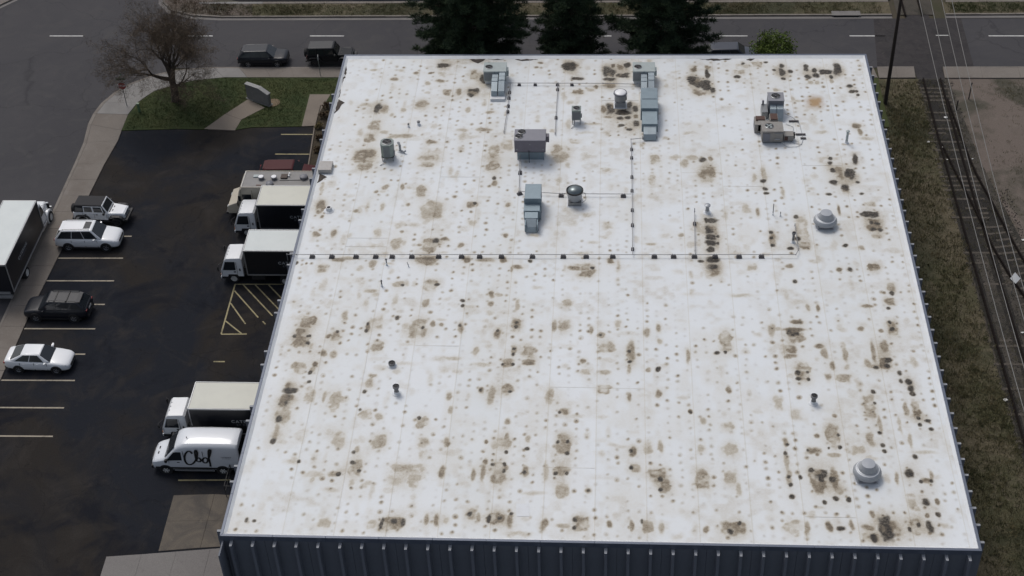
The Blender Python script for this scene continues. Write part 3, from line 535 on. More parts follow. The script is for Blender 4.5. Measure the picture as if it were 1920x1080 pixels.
def mul(a, b2):
    n = nd(t, 'ShaderNodeMath', operation='MULTIPLY', use_clamp=True); t.links.new(a, n.inputs[0]); t.links.new(b2, n.inputs[1]); return n.outputs[0]
base = mix(t, noise(t, p, .35, 5), (.690,.730,.764), (.740,.766,.790))
sx = nd(t, 'ShaderNodeSeparateXYZ'); t.links.new(p, sx.inputs[0])
m1 = nd(t, 'ShaderNodeMath', operation='MULTIPLY_ADD'); m1.inputs[1].default_value = 1/2.88; m1.inputs[2].default_value = -.55/2.88; t.links.new(sx.outputs[0], m1.inputs[0])
m2 = nd(t, 'ShaderNodeMath', operation='FLOOR'); t.links.new(m1.outputs[0], m2.inputs[0])
wn = nd(t, 'ShaderNodeTexWhiteNoise', noise_dimensions='1D'); t.links.new(m2.outputs[0], wn.inputs['W'])
base = mix(t, 1.0, base, ramp(t, wn.outputs['Value'], [(0,(.955,.955,.945)),(1,(1,1,1))]), 'MULTIPLY')
base = mix(t, ramp(t, noise(t, p, 2.6, 8, .8, 1.5), [(.52,0),(.80,.30)]), base, (.50,.50,.49))
dg = nd(t, 'ShaderNodeAttribute', attribute_name='dotgrey')
base = mix(t, mul(dg.outputs['Fac'], fine), base, (.215,.172,.125))
base = mix(t, mul(an.outputs['Alpha'], fine), base, (.575,.545,.475))
bcol = ramp(t, mul(sp.outputs[0], fine), [(0,(.56,.53,.465)),(.30,(.43,.385,.305)),(.60,(.255,.210,.148)),(.95,(.115,.090,.066))])
bamt = ramp(t, mul(sp.outputs[0], fine), [(.02,0),(.30,.80),(.6,1)])
base = mix(t, bamt, base, bcol)
base = mix(t, sp.outputs[2], base, mix(t, fine, (.44,.32,.18), (.36,.24,.125)))
base = mix(t, mul(sp.outputs[1], fine), base, (.014,.012,.011))
t.links.new(base, b.inputs['Base Color']); b.inputs['Roughness'].default_value = .55; b.inputs['Specular IOR Level'].default_value = .35
bump(t, b, noise(t, p, 1.4, 8, .7), .22, .03)
me.materials.append(m)
roof = link('roof_membrane', me, bld)
def seam(x0, x1, y0, y1, z):
    """lap seam: a thin raised strip of the same membrane, with the same grime as the sheet under it"""
    along_y = (y1-y0) > (x1-x0); n = max(2, int(max(x1-x0, y1-y0)/.09)); V, F, A, Gd = [], [], [], []
    for k in range(n+1):
        f = k/n
        for c_ in range(4):
            lat = (0,0,1,1)[c_]; up = (0,1,1,0)[c_]
            px, py = (x0+(x1-x0)*lat, y0+(y1-y0)*f) if along_y else (x0+(x1-x0)*f, y0+(y1-y0)*lat)
            V.append((px,py,z if up else RZ-.02)); iy, ix = min(NY-1,np.searchsorted(gy,py)), min(NX-1,np.searchsorted(gx,px))
            A += [min(1,brown[iy,ix]+.05), dark[iy,ix], tan[iy,ix], min(1,halo[iy,ix]+.25)]; Gd.append(min(1,grey[iy,ix]+.03))
        if k:
            b0, b1 = 4*(k-1), 4*k; F += [(b0+1,b0+2,b1+2,b1+1),(b0,b0+1,b1+1,b1),(b0+2,b0+3,b1+3,b1+2)]
    ms = bpy.data.meshes.new('seam'); ms.from_pydata(V, [], F); ms.materials.append(me.materials[0])
    ms.attributes.new('dotgrey','FLOAT','POINT').data.foreach_set('value', Gd); ms.color_attributes.new('grime','FLOAT_COLOR','POINT').data.foreach_set('color', A); ms.update()
    link('seam', ms, roof)
for k in range(1, 15):
    x = .55+2.88*k
    if x > BW-.5: break
    seam(x-.03, x+.03, .36, BL-.47, RZ+.011)
    for j in range(rnd.choice((0,1,1,2))):
        yy = rnd.uniform(2,BL-3); seam(x+.035, min(x+2.84,BW-.5), yy-.025, yy+.025, RZ+.010)
# torn spots along the edges where the substrate shows
def patch(pts, z=RZ+.012, h=.006):
    n = len(pts); out = []
    for i in range(n):
        a, c2 = Vector(pts[i]), Vector(pts[(i+1)%n]); k = max(1, int((c2-a).length/.22))
        for j in range(k):
            q_ = a.lerp(c2, j/k); d_ = (c2-a).normalized(); out.append((q_.x-d_.y*rnd.uniform(-.07,.07), q_.y+d_.x*rnd.uniform(-.07,.07)))
    MB().prism(out, z-.03, z+h).build('bare_patch', bare_m, roof)
patch([(.36,48.3),(.50,47.7),(.46,46.6),(.36,45.4)]); patch([(.36,44.9),(.44,44.4),(.36,43.7)]); patch([(.36,43.5),(.9,43.05),(.68,42.4),(.36,41.5)])
patch([(.36,33.95),(.95,33.4),(.40,32.7)]); patch([(10.2,49.2),(10.85,48.62),(11.4,49.25)]); patch([(13.8,49.2),(14.36,48.95),(15.6,49.2)])
patch([(28.4,49.22),(29.7,48.98),(30.9,49.22)]); patch([(32.0,49.05),(32.3,49.25),(32.7,49.22),(32.4,48.98)]); patch([(11.6,49.24),(12.6,49.1),(12.9,49.24)])
# small white repair patch
MB().prism([(16.3,2.85),(17.03,2.87),(17.08,1.95),(16.36,1.93)], RZ-.01, RZ+.016).build('repair_patch', white_m, roof)
# ---------------------------------------------------------------- rooftop equipment
trim0_m = M('fan_black', (.028,.028,.032), .5)
def prism_yz(mb, poly, x0, x1):
    n = len(poly)
    return mb.add([(x0,y,z) for y,z in poly]+[(x1,y,z) for y,z in poly], [tuple(range(n)), tuple(range(2*n-1,n-1,-1))]+[(i,n+i,n+(i+1)%n,(i+1)%n) for i in range(n)])
def fan_top(parent, x, y, z, r, n=18, hub=None):
    MB().lathe([(r*1.02,0),(r*1.02,.03),(r*.9,.045)], n, (x,y,z), cap=False).build('fan_ring', steel_m, parent, 40)
    MB().lathe([(r*.93,0),(r*.93,.012)], n, (x,y,z+.002)).build('fan_well', black_m, parent)
    mb = MB()
    for k in range(4):
        a = k*PI/2+.4; c, s = math.cos(a), math.sin(a); c2, s2 = math.cos(a+.7), math.sin(a+.7)
        mb.add([(x+c*r*.2,y+s*r*.2,z+.018),(x+c*r*.85,y+s*r*.85,z+.016),(x+c2*r*.85,y+s2*r*.85,z+.032),(x+c2*r*.2,y+s2*r*.2,z+.026)], [(0,1,2,3)])
    mb.lathe([(r*.22,.0),(r*.22,.05)], 10, (x,y,z+.012))
    mb.build('fan_blades', hub or trim0_m, parent, fix=False)
    g = MB()
    for k in range(6): g.cyl((x+r*math.cos(k*PI/6),y+r*math.sin(k*PI/6),z+.06),(x-r*math.cos(k*PI/6),y-r*math.sin(k*PI/6),z+.06),.004,n=3)
    g.build('fan_guard', dunit_m, parent, fix=False)
def louvres(parent, x0, x1, y, z0, z1, n, mat, vertical=True):
    for k in range(n):
        if vertical: MB().bx(x0+(x1-x0)*k/n, x0+(x1-x0)*(k+.6)/n, y-.012, y+.01, z0, z1).build('louvre', mat, parent)
        else: MB().bx(x0, x1, y-.015, y+.01, z0+(z1-z0)*k/n, z0+(z1-z0)*(k+.55)/n).build('louvre', mat, parent)
def rtu(label, x0, x1, y0, y1, dx):
    r = thing('rooftop_unit', label, 'air conditioner', ((x0+x1)/2,(y0+y1)/2,RZ)); w, d = (x1-x0)/2, (y1-y0)/2
    MB().bx(-w+.08,w-.08,-d+.08,d-.08,-.02,.26).build('curb', white_m, r)
    MB().bx(-w,w,-d,d,.26,1.14).build('cabinet', unit_m, r, bevel=.025)
    MB().bx(-w-.02,w+.02,-d-.02,d+.02,1.14,1.19).build('lid', unit_m, r, bevel=.015)
    fan_top(r, -w*.55, -d*.05, 1.19, .30)
    louvres(r, -w+.06, -w+.75, -d, .36, 1.06, 9, dunit_m)
    MB().bx(w,w+.16,-.25,.25,.5,1.0).build('hood', unit_m, r)
    MB().bx(-.02,.02,-d-.012,-d+.01,.28,1.12).build('panel_joint', dunit_m, r)
    for k, (a, b_, zt) in enumerate(((dx,dx+.46,1.0),(dx+.54,dx+1.0,1.12))):
        prism_yz(MB(), [(-d,zt-.55),(-d,zt),(-d-.95,zt-.04),(-d-1.9,.62),(-d-2.05,.08),(-d-1.55,.08),(-d-.85,zt-.52)], a, b_).build('duct', galv_m, r, bevel=.01)
        for yy, zz in ((-d-.5,zt-.015),(-d-1.0,zt-.04)): MB().bx(a-.02,b_+.02,yy-.02,yy+.02,zz-.45,zz+.012).build('flange', galv_m, r)
    MB().bx(dx-.05,dx+1.06,-d-2.35,-d-1.5,-.02,.22).build('duct_curb', white_m, r)
    return r
rtu('pale grey rooftop air unit with twin ducts near the far roof edge, left of two', 11.55, 13.3, 45.6, 46.9, -.18)
rc = rtu('pale grey rooftop air unit joined to a long blue-grey duct near the far roof edge', 23.1, 24.78, 45.6, 46.9, -.22)
def box_unit(name, label, cat, secs, x, y, feet=True, lip=True, tail=None):
    r = thing(name, label, cat, (x,y,RZ))
    for nm, mt, xa, xb, prof in secs:
        prism_yz(MB(), [(a-y, b-RZ) for a, b in prof], xa-x, xb-x).build(nm, mt, r, bevel=.02)
    return r
r = box_unit('makeup_air_unit', 'long blue-grey stepped air duct unit running towards the viewer near the far edge', 'air duct', [
    ('main_box', blue_m, 23.68, 24.93, [(40.45,7.3),(43.2,7.3),(43.2,8.34),(40.45,8.30)]),
    ('transition', blue_m, 23.74, 24.87, [(38.95,7.34),(40.447,7.34),(40.447,8.16),(38.95,7.92)]),
    ('intake_hood', galv_m, 23.84, 24.78, [(37.98,7.16),(38.947,7.25),(38.947,7.82),(38.2,7.56)])], 24.3, 40.5)
for yy in (-2.2,-.2,1.9):
    for xx in (-.5,.5): MB().bx(xx-.05,xx+.05,yy-.05,yy+.05,-.02,.27 if yy>-1 else .2).build('leg', steel_m, r)
MB().bx(-.66,.66,-.07,-.02,.2,1.27).build('flange', blue_m, r); MB().bx(-.60,.60,-1.575,-1.53,.2,.9).build('flange', blue_m, r)
MB().bx(-.55,.55,1.2,1.24,.2,1.275).build('flange', blue_m, r); MB().bx(-.3,.3,-2.45,-2.4,.05,.14).build('lip', steel_m, r)
r = box_unit('makeup_air_unit', 'stepped blue-grey air handler with sloping intake hood beside the domed exhaust fan', 'air handler', [
    ('main_box', blue_m, 15.53, 16.66, [(29.15,7.3),(30.7,7.3),(30.7,8.60),(29.15,8.52)]),
    ('mid_box', blue_m, 15.50, 16.62, [(28.35,7.3),(29.147,7.3),(29.147,8.12),(28.35,8.05)]),
    ('transition', blue_m, 15.58, 16.50, [(27.75,7.3),(28.347,7.3),(28.347,7.98),(27.75,7.88)]),
    ('intake_hood', galv_m, 15.70, 16.42, [(27.1,7.12),(27.747,7.2),(27.747,7.85),(27.25,7.5)])], 16.1, 28.9)
for yy in (-1.5,-.5,.6,1.6):
    for xx in (-.45,.4): MB().bx(xx-.05,xx+.05,yy-.05,yy+.05,-.02,.25).build('leg', steel_m, r)
for xx in (-.44,.38): MB().bx(xx-.035,xx+.035,-1.8,-1.0,.1,.72).build('hood_cheek', blue_m, r)
MB().bx(.40,.58,-.4,.5,.1,.8).build('side_duct', blue_m, r); MB().bx(-.6,.6,.2,.27,.2,1.45).build('flange', blue_m, r)
r = thing('rooftop_unit', 'wide mauve-grey rooftop unit with two fans on a blue base', 'air conditioner', (15.63,36.0,RZ))
MB().bx(-.96,.98,-.4,.6,-.02,.88).build('base_duct', blue_m, r, bevel=.02); MB().bx(-1.12,1.12,-.68,.72,.90,1.88).build('cabinet', punit_m, r, bevel=.025)
MB().bx(-1.14,1.14,-.70,.74,1.882,1.94).build('lid', M('grey_lid',(.20,.20,.23),.5), r, bevel=.015)
fan_top(r, -.62, .38, 1.94, .30); fan_top(r, -.80, -.18, 1.94, .30)
MB().bx(-.1,-.06,-.725,-.68,.0,1.05).build('conduit', black_m, r); MB().bx(1.12,1.36,.0,.4,1.3,1.8).build('hood', punit_m, r)
for xx in (-.95,.95,0): MB().bx(xx-.05,xx+.05,-.695,-.67,1.1 if xx else 1.55,1.2 if xx else 1.62).build('handle', steel_m, r)
MB().bx(-1.13,1.13,-.69,-.66,.90,.93).build('base_rail', black_m, r); MB().bx(-.9,.94,-.41,-.39,.0,.05).build('kick_rail', white_m, r)
# exhaust fans
def curb(r, s, h, mt=white_m):
    MB().bx(-s-.08,s+.08,-s-.08,s+.08,-.02,.03).build('flashing', white_m, r); MB().hexa([(-s,-s,.0),(s,-s,.0),(s,s,0),(-s,s,0),(-s*.94,-s*.94,h),(s*.94,-s*.94,h),(s*.94,s*.94,h),(-s*.94,s*.94,h)]).build('curb', mt, r)
r = thing('exhaust_fan', 'domed steel upblast exhaust fan beside the stepped air handler', 'exhaust fan', (18.96,30.6,RZ))
curb(r, .48, .30, steel_m)
MB().lathe([(.42,.30),(.50,.42),(.52,.85),(.56,1.02)], 28, cap=False).build('wind_band', cap_m, r, 40); MB().lathe([(.56,1.0),(.60,1.0),(.60,1.10),(.55,1.10)], 28, cap=False).build('rim', black_m, r, 40)
MB().lathe([(.55,1.02),(.52,1.06),(.46,1.16),(.34,1.25),(.15,1.30),(.01,1.31)], 28).build('dome', M('dull_dome',(.16,.19,.20),.3,metal=.6), r, 40)
MB().tube([(.55,-.1,.95),(.75,-.15,.9),(.78,-.15,.35),(.5,-.2,.1)], .018).build('conduit', steel_m, r)
for a in (.8,2.4,4.0,5.5): MB().bx(.5*math.cos(a)-.03,.5*math.cos(a)+.03,.5*math.sin(a)-.03,.5*math.sin(a)+.03,.25,.5).build('bracket', steel_m, r)
r = thing('exhaust_fan', 'white-topped round exhaust fan beside the blackened roof patch', 'exhaust fan', (22.13,42.75,RZ))
curb(r, .42, .42, cap_m)
MB().lathe([(.36,.42),(.44,.5),(.44,.95),(.47,1.05)], 24, cap=False).build('wind_band', cap_m, r, 40); MB().lathe([(.47,1.03),(.52,1.05),(.50,1.16),(.43,1.16)], 24, cap=False).build('rim', dunit_m, r, 40)
MB().lathe([(.43,1.08),(.42,1.17),(.36,1.21),(.01,1.23)], 24).build('cap', bwhite_m, r, 40)
MB().bx(.40,.5,-.15,.1,.55,.8).build('junction_box', steel_m, r)
def mushroom(label, x, y):
    r = thing('roof_ventilator', label, 'roof ventilator', (x,y,RZ)); curb(r, .58, .25, cap_m)
    MB().bx(-.48,.48,-.605,-.56,.10,.19).build('curb_slot', dunit_m, r)
    MB().lathe([(.50,.25),(.50,.38),(.80,.36),(.80,.44),(.72,.58),(.60,.66),(.52,.68)], 30, cap=False).build('skirt', cap_m, r, 35)
    MB().lathe([(.66,.60),(.665,.64),(.62,.66)], 30, cap=False).build('bead', white_m, r, 35)
    MB().lathe([(.53,.66),(.47,.86),(.41,1.02),(.385,1.08),(.01,1.11)], 30).build('dome', M('ventilator_dome',(.36,.38,.41),.4,metal=.2,var=.06), r, 35)
    return r
mushroom('grey mushroom roof ventilator on the right half of the roof, farther of two', 36.02, 28.2)
mushroom('grey mushroom roof ventilator near the front right roof corner', 36.0, 5.35)
# condensers
def condenser(label, x, y, s, h, mt, legs, round_=False):
    r = thing('condenser_unit', label, 'condenser', (x,y,RZ))
    for xx in (-s*.85,s*.85):
        for yy in (-s*.8,s*.8): MB().bx(xx-.025,xx+.025,yy-.025,yy+.025,-.02,legs).build('leg', steel_m, r)
    MB().bx(-s,s,-s*.9,s*.9,legs-.05,legs).build('stand', steel_m, r)
    if round_:
        prof = [(-s,-s*.55),(-s*.55,-s),(s*.55,-s),(s,-s*.55),(s,s*.55),(s*.55,s),(-s*.55,s),(-s,s*.55)]
        MB().prism(prof, legs+.02, legs+h).build('cabinet', mt, r, 30, bevel=.03); MB().prism([(a*1.04,b_*1.04) for a,b_ in prof], legs+h, legs+h+.06).build('lid', mt, r, bevel=.02)
        MB().prism([(a*1.02,b_*1.02) for a,b_ in prof], legs+.0, legs+.05).build('base_pan', black_m, r)
        for k in range(8): MB().bx(-s*.5+k*s/8,-s*.5+k*s/8+.03,-s-.012,-s+.01,legs+.1,legs+h-.08).build('louvre', dunit_m, r)
    else:
        MB().bx(-s,s,-s,s,legs,legs+h).build('cabinet', mt, r, bevel=.02); MB().bx(-s*1.03,s*1.03,-s*1.03,s*1.03,legs+h,legs+h+.05).build('lid', mt, r, bevel=.015)
        louvres(r, -s+.05, s-.05, -s, legs+.08, legs+h-.06, 9, dunit_m, False)
    fan_top(r, 0, 0, legs+h+(.06 if round_ else .05), s*.78)
    MB().bx(s,s+.07,-s*.5,-s*.1,legs+.1,legs+.4).build('disconnect_box', dunit_m, r)
    MB().tube([(-s*.4,-s,legs+.08),(-s*.5,-s-.25,.1),(-s*1.1,-s-.5,.03)], .03).build('line_set', steel_m, r)
    return r
condenser('small square condenser on legs near the far edge, right of the gas branch', 18.86, 40.45, .34, .78, gunit_m, .42)
condenser('tall green-grey condenser standing alone on the left of the roof', 5.2, 35.8, .46, 1.05, gunit_m, .32, True)
# condenser cluster on the right
r = thing('rooftop_unit', 'dark grey rooftop unit with one fan at the back of the right-hand cluster', 'air conditioner', (33.7,41.9,RZ))
MB().bx(-.58,.58,-.5,.62,.3,1.25).build('cabinet', dunit_m, r, bevel=.02); MB().bx(-.6,.6,-.52,.64,1.25,1.3).build('lid', M('mid_grey_lid',(.22,.225,.25),.5), r, bevel=.01); fan_top(r, -.02, .12, 1.30, .36)
MB().bx(-.55,.55,-.45,.58,-.02,.3).build('curb', cap_m, r)
for a in (-.45,.05): prism_yz(MB(), [(-.5,.25),(-.5,.95),(-.95,.85),(-1.35,.3),(-1.35,.0),(-1.0,.0)], a, a+.46).build('duct', galv_m, r, bevel=.01)
MB().bx(-1.05,-.60,-1.0,.1,.0,.62).build('side_panel', steel_m, r, bevel=.01); MB().bx(-.98,-.84,.0,.12,.62,.95).build('disconnect_box', dunit_m, r)
r = thing('rooftop_unit', 'weathered beige unit with one fan in front of the right-hand cluster', 'air conditioner', (33.2,38.35,RZ))
MB().bx(-.78,.74,-.62,.62,.16,1.05).build('cabinet', beige_m, r, bevel=.02); MB().bx(-.80,.76,-.64,.64,1.05,1.09).build('lid', beige_m, r, bevel=.01); fan_top(r, -.25, .05, 1.09, .33, hub=unit_m)
MB().bx(-.72,-.2,-.66,-.6,.22,.9).build('coil_grille', dunit_m, r); MB().bx(.15,.55,-.66,-.6,.38,.44).build('handle', cap_m, r); MB().bx(-.7,.66,-.5,.5,-.02,.16).build('skid', steel_m, r)
MB().bx(.1,.7,-.655,-.61,.92,.96).build('vent_slot', dunit_m, r)
r = thing('duct_box', 'old beige box with rusted tops behind the beige unit in the right-hand cluster', 'duct', (32.55,39.6,RZ))
MB().bx(-.55,.30,-.55,.55,.0,.75).build('box', beige_m, r, bevel=.02); MB().bx(-.45,.2,-.02,.45,.75,.86).build('rusted_top', rust_m, r); MB().bx(.55,1.15,-.25,.6,.0,.95).build('box', beige_m, r, bevel=.02); MB().bx(.60,1.10,-.2,.55,.95,1.02).build('rusted_top', rust_m, r)
prism_yz(MB(), [(-.55,.2),(-.05,.2),(-.05,.8),(-.55,.72)], -.3, .6).build('sloped_duct', beige_m, r); MB().bx(-.56,-.52,-.5,.5,.05,.5).build('side_grille', dunit_m, r); MB().bx(.6,1.1,-.27,-.24,.4,.9).build('rusted_side', rust_m, r)
r = thing('control_box', 'low beige box with rusted face at the right end of the right-hand cluster', 'control box', (34.38,38.25,RZ))
MB().bx(-.36,.36,-.32,.32,.10,.55).build('box', beige_m, r, bevel=.02); MB().bx(-.3,-.05,-.335,-.31,.15,.5).build('rusted_face', rust_m, r); MB().bx(-.3,.3,-.25,.25,-.02,.1).build('skid', steel_m, r); MB().bx(.36,.48,-.1,.12,.15,.6).build('disconnect_box', black_m, r)
o = MB()
for k, pts in enumerate(([(34.4,37.9,.12),(34.9,37.7,.05),(35.3,37.6,.05),(35.5,38.3,.05),(35.4,40.2,.05),(35.0,41.0,.05),(34.4,41.3,.2)],[(33.9,37.6,.1),(34.3,37.25,.05),(35.0,37.3,.05),(35.35,37.7,.05)],[(34.4,40.2,.05),(34.9,39.8,.05),(34.85,38.9,.05),(34.6,38.6,.1)])):
    o.tube([(a-34.6,b_-38.5,c_) for a,b_,c_ in pts], .016)
r = thing('refrigerant_lines', 'tangle of thin copper lines looping beside the right-hand unit cluster', 'pipes', (34.6,38.5,RZ)); o.build('tubing', cap_m, r)
for nm, lb, xx, yy in (('long dark timber sleeper under the lines, farthest one', '', 35.0, 40.55), ('dark timber sleeper under the lines, middle one', '', 35.35, 38.85), ('short dark sleeper block nearest the control box', '', 35.5, 38.35)):
    tag(MB().bx(-.36 if 'short' not in nm else -.2,.36 if 'short' not in nm else .2,-.07,.07,0,.10).build('support_sleeper', block_m, loc=(xx,yy,RZ+.002)), nm, 'support block', 'sleepers under the refrigerant lines')
# vents and stacks
def stack(label, x, y, r0, h, cap=None, mt=cap_m, flange=True, tilt=0):
    r = thing('vent_pipe', label, 'vent pipe', (x,y,RZ))
    if flange: MB().lathe([(r0*2.3,0),(r0*2.2,.02),(r0*1.35,.06),(r0*1.15,.22)], 16, cap=False).build('boot', white_m, r, 40)
    MB().cyl((0,0,0),(tilt,0,h),r0,n=14).build('pipe', mt, r, 40)
    if cap == 'flat': MB().lathe([(r0*1.6,h),(r0*1.6,h+.05),(r0*.3,h+.12)], 16, (tilt,0,0)).build('rain_cap', mt, r, 40)
    if cap == 'ring':
        MB().lathe([(r0*1.05,h-.16),(r0*1.55,h-.12),(r0*1.6,h),(r0*1.3,h+.02)], 18, cap=False).build('collar', mt, r, 40); MB().lathe([(r0*.95,h),(r0*.95,h+.006)], 14).build('opening', black_m, r)
    if cap is None: MB().lathe([(r0*.8,h),(r0*.8,h+.004)], 12, (tilt,0,0)).build('opening', black_m, r)
    return r
gp = M('weathered_stack', (.16,.165,.175), .5, metal=.4, var=.2)
stack('tall slim white vent stack near the right roof edge by a brown stain', 38.57, 37.85, .09, 1.0, 'flat', unit_m)
stack('short grey vent cylinder above the blackened column of stains', 28.12, 29.5, .13, .62, 'flat', cap_m)
stack('thin upright conduit left of the farther mushroom ventilator', 32.6, 29.29, .03, .95, None, gp)
stack('very short thin pipe stub beside the thin upright conduit', 33.1, 29.17, .03, .35, None, gp)
stack('dark grey stack beside the stain at the end of the gas pipe', 33.71, 26.3, .08, .85, 'ring', gp)
stack('open dark grey stack on the left front half, nearer of two', 8.57, 11.45, .13, .65, 'ring', gp)
stack('low open pipe ring on the left front half, farther of two', 8.0, 13.9, .14, .25, 'ring', gp)
stack('thin capped vent pipe between the gas pipe and the left front stains', 6.46, 21.4, .04, .45, 'flat', gp)
stack('thin capped vent pipe just in front of the gas pipe', 6.51, 23.6, .04, .45, 'flat', gp)
stack('thin bare rod standing in front of the gas pipe', 8.0, 23.45, .02, .40, None, gp, tilt=-.06)
stack('dark open stack on the right front half of the roof', 33.59, 11.1, .13, .65, 'ring', gp)
stack('low white pipe boot with dark mouth near the left roof edge', 1.74, 29.5, .17, .30, None, bwhite_m)
stack('small dark vent knob on the far left, smaller of two', 6.25, 39.8, .05, .22, 'flat', gp)
stack('dark round vent knob on the far left, bigger of two', 6.99, 40.07, .08, .26, 'flat', gp)
r = thing('gooseneck_vent', 'bent grey gooseneck vent pipe beside the tall green-grey condenser', 'vent pipe', (6.1,36.5,RZ))
MB().tube([(-.12,.12,0),(-.12,.12,.5),(-.2,.3,.62),(-.28,.45,.56)], .09, 10).build('pipe', cap_m, r, 40); MB().tube([(-.12,.1,.12),(.2,-.1,.12),(.3,-.15,.25)], .07, 10).build('branch', cap_m, r, 40); MB().lathe([(.22,0),(.12,.1)], 14, (-.12,.12,0), cap=False).build('boot', white_m, r)
r = thing('scupper_box', 'low pale box cover at the left roof edge beside a torn spot', 'box cover', (.78,34.4,RZ))
MB().bx(-.48,.48,-.55,.55,.0,.34).build('cover', M('pale_stained_cover',(.42,.405,.39),.7,var=.12,dirt=(.28,.24,.2)), r, bevel=.02); MB().bx(-.3,.25,-.565,-.54,.03,.08).build('slot', dunit_m, r)
# gas pipes on blocks
def pipe(label, pts, rad=.023, risers=()):
    x, y = pts[0][0], pts[0][1]; r = thing('gas_pipe', label, 'gas pipe', (x,y,RZ)); P = [(a-x,b_-y,c_) for a,b_,c_ in pts]
    MB().tube(P, rad, 8).build('pipe', pipe_m, r, 40)
    for a, b_, c_ in P[1:-1]: MB().lathe([(rad*1.5,-.05),(rad*1.5,.05)], 8, (a,b_,c_)).build('coupling', pipe_m, r)
    return r
pipe('long thin gas pipe crossing the whole roof from the left edge', [(-.35,24.33,-.25),(-.35,24.33,.26),(.3,24.33,.26),(8,24.42,.25),(16.2,24.52,.25),(24.4,24.6,.25),(33.75,24.72,.25),(33.95,25.2,.25),(33.98,28.0,.22),(33.98,28.1,0)])
pipe('gas branch pipe running from the long pipe to the stepped duct unit', [(22.95,24.65,.25),(22.95,25.0,.25),(22.96,31.7,.25),(22.92,37.9,.25),(24.0,38.1,.25)])
pipe('short gas pipe passing behind the stepped air handler and domed fan', [(22.9,31.3,.22),(18.2,31.3,.22),(15.0,31.55,.22),(14.87,35.4,.22),(14.9,35.6,.5)])
pipe('gas pipe joining the two pale air units near the far edge', [(13.4,45.5,.2),(17.3,45.47,.2),(20.8,45.45,.2),(24.2,45.3,.2)])
pipe('gas stub running forward from the left pale air unit', [(13.62,45.4,.18),(13.6,42.5,.18),(13.5,39.0,.18),(13.5,38.98,0)], .025)
pipe('gas stub running forward left of the small square condenser', [(17.33,45.4,.18),(17.3,41.5,.18),(17.32,38.8,.18),(17.32,38.78,0)], .025)
pipe('thin gas branch standing behind the blackened column of stains', [(27.11,24.75,.22),(27.11,25.1,.22),(27.24,29.3,.22),(27.24,29.35,.5)], .025)
blk_mesh = MB().hexa([(-.19,-.15,0),(.19,-.15,0),(.19,.13,0),(-.19,.13,0),(-.16,-.12,.12),(.16,-.12,.12),(.16,.10,.12),(-.16,.10,.12)]).mesh('pad', block_m)
strut_mesh = MB().bx(-.10,-.07,-.02,.02,.13,.30).bx(.07,.10,-.02,.02,.13,.30).bx(-.11,.11,-.025,.025,.19,.215).mesh('strut', pipe_m)
def support(label, x, y, group, rz=0, s=1):
    r = thing('pipe_support', label, 'pipe support', (x,y,RZ+.004), rz, group); r.scale = (s,s,1)
    link('pad', blk_mesh, r); link('strut', strut_mesh, r)
ORD = ['first','second','third','fourth','fifth','sixth','seventh','eighth','ninth','tenth','eleventh','twelfth','thirteenth','fourteenth','fifteenth','sixteenth','seventeenth','eighteenth','nineteenth','twentieth']
for k, x in enumerate((1.35,2.69,4.33,5.67,6.79,8.12,9.93,11.48,12.7,14.17,16.25,18.32,19.85,21.63,24.4,25.68,27.06,28.44,30.02,31.5)):
    support('%s dark support block from the left end of the long gas pipe' % ORD[k], x, 24.33+.0117*x, 'blocks under the long gas pipe', 0)
for k, y in enumerate((36.9,35.85,33.52,31.9,29.68,28.0,25.4)):
    support('%s support block from the far end of the gas branch pipe' % ORD[k], 22.95, y, 'blocks under the gas branch pipe', PI/2, .75)
for lb, x, y, rz in (('support block between the stepped air handler and the domed fan',17.98,31.28,0),('support block right of the domed fan under the short gas pipe',22.35,31.27,0),('support block just in front of the mauve-grey unit',14.94,33.98,PI/2),('support block behind the left corner of the stepped air handler',15.05,31.5,.4)):
    support(lb, x, y, 'blocks under the short gas pipe', rz)
for k, x in enumerate((14.3,15.55,17.28,18.4)): support('%s support block from the left on the pipe joining the two pale units' % ORD[k], x, 45.45, 'blocks under the far gas pipe', 0, .72)
for k, y in enumerate((44.4,43.6,42.5,41.75)): support('%s support block from the far end of the stub by the left pale unit' % ORD[k], 13.6, y, 'blocks under the left gas stub', PI/2, .85)
for k, y in enumerate((44.8,40.95)): support('%s support block from the far end of the stub left of the square condenser' % ORD[k], 17.3, y, 'blocks under the middle gas stub', PI/2, .8)
support('support block at the far end of the thin branch by the blackened stains', 27.2, 28.2, 'blocks under the thin branch', PI/2, .8)
# ---------------------------------------------------------------- vehicles (local +X = front)
glass_m = M('dark_vehicle_glass', (.018,.022,.027), .06, var=.1, spec=.6)
tyre_m = M('tyre_rubber', (.016,.016,.017), .85, var=.2)
rimm = M('alloy_rim', (.30,.31,.33), .3, metal=.7, var=.1)
drim = M('dark_rim', (.06,.06,.065), .35, metal=.5, var=.1)
wrim = M('white_steel_rim', (.62,.62,.60), .5, var=.1)
trim_m = M('black_plastic_trim', (.018,.018,.020), .6, var=.15)
lamp_m = M('headlamp_lens', (.50,.53,.56), .12, var=.1); tail_m = M('red_tail_lens', (.20,.010,.012), .2, var=.1); amber_m = M('amber_lens', (.5,.16,.02), .25)
seam2_m = M('door_gap', (.012,.012,.013), .8)
plate_m = M('number_plate_blank', (.45,.46,.45), .5)
def cpaint(name, col, rough=.28, dirt=None, coat=.5): return M(name, col, rough, var=.03, scale=1.2, coat=coat, dirt=dirt, dirt_amt=.25)
white_p = cpaint('white_car_paint', (.76,.78,.80)); black_p = M('black_car_paint', (.008,.009,.012), .4, var=.05, spec=.25); grey_p = M('charcoal_car_paint', (.011,.013,.019), .35, var=.05, spec=.35, coat=.1); red_p = M('dark_red_car_paint', (.060,.007,.010), .5, var=.05, spec=.2); navy_p = cpaint('dark_navy_car_paint', (.014,.018,.032))
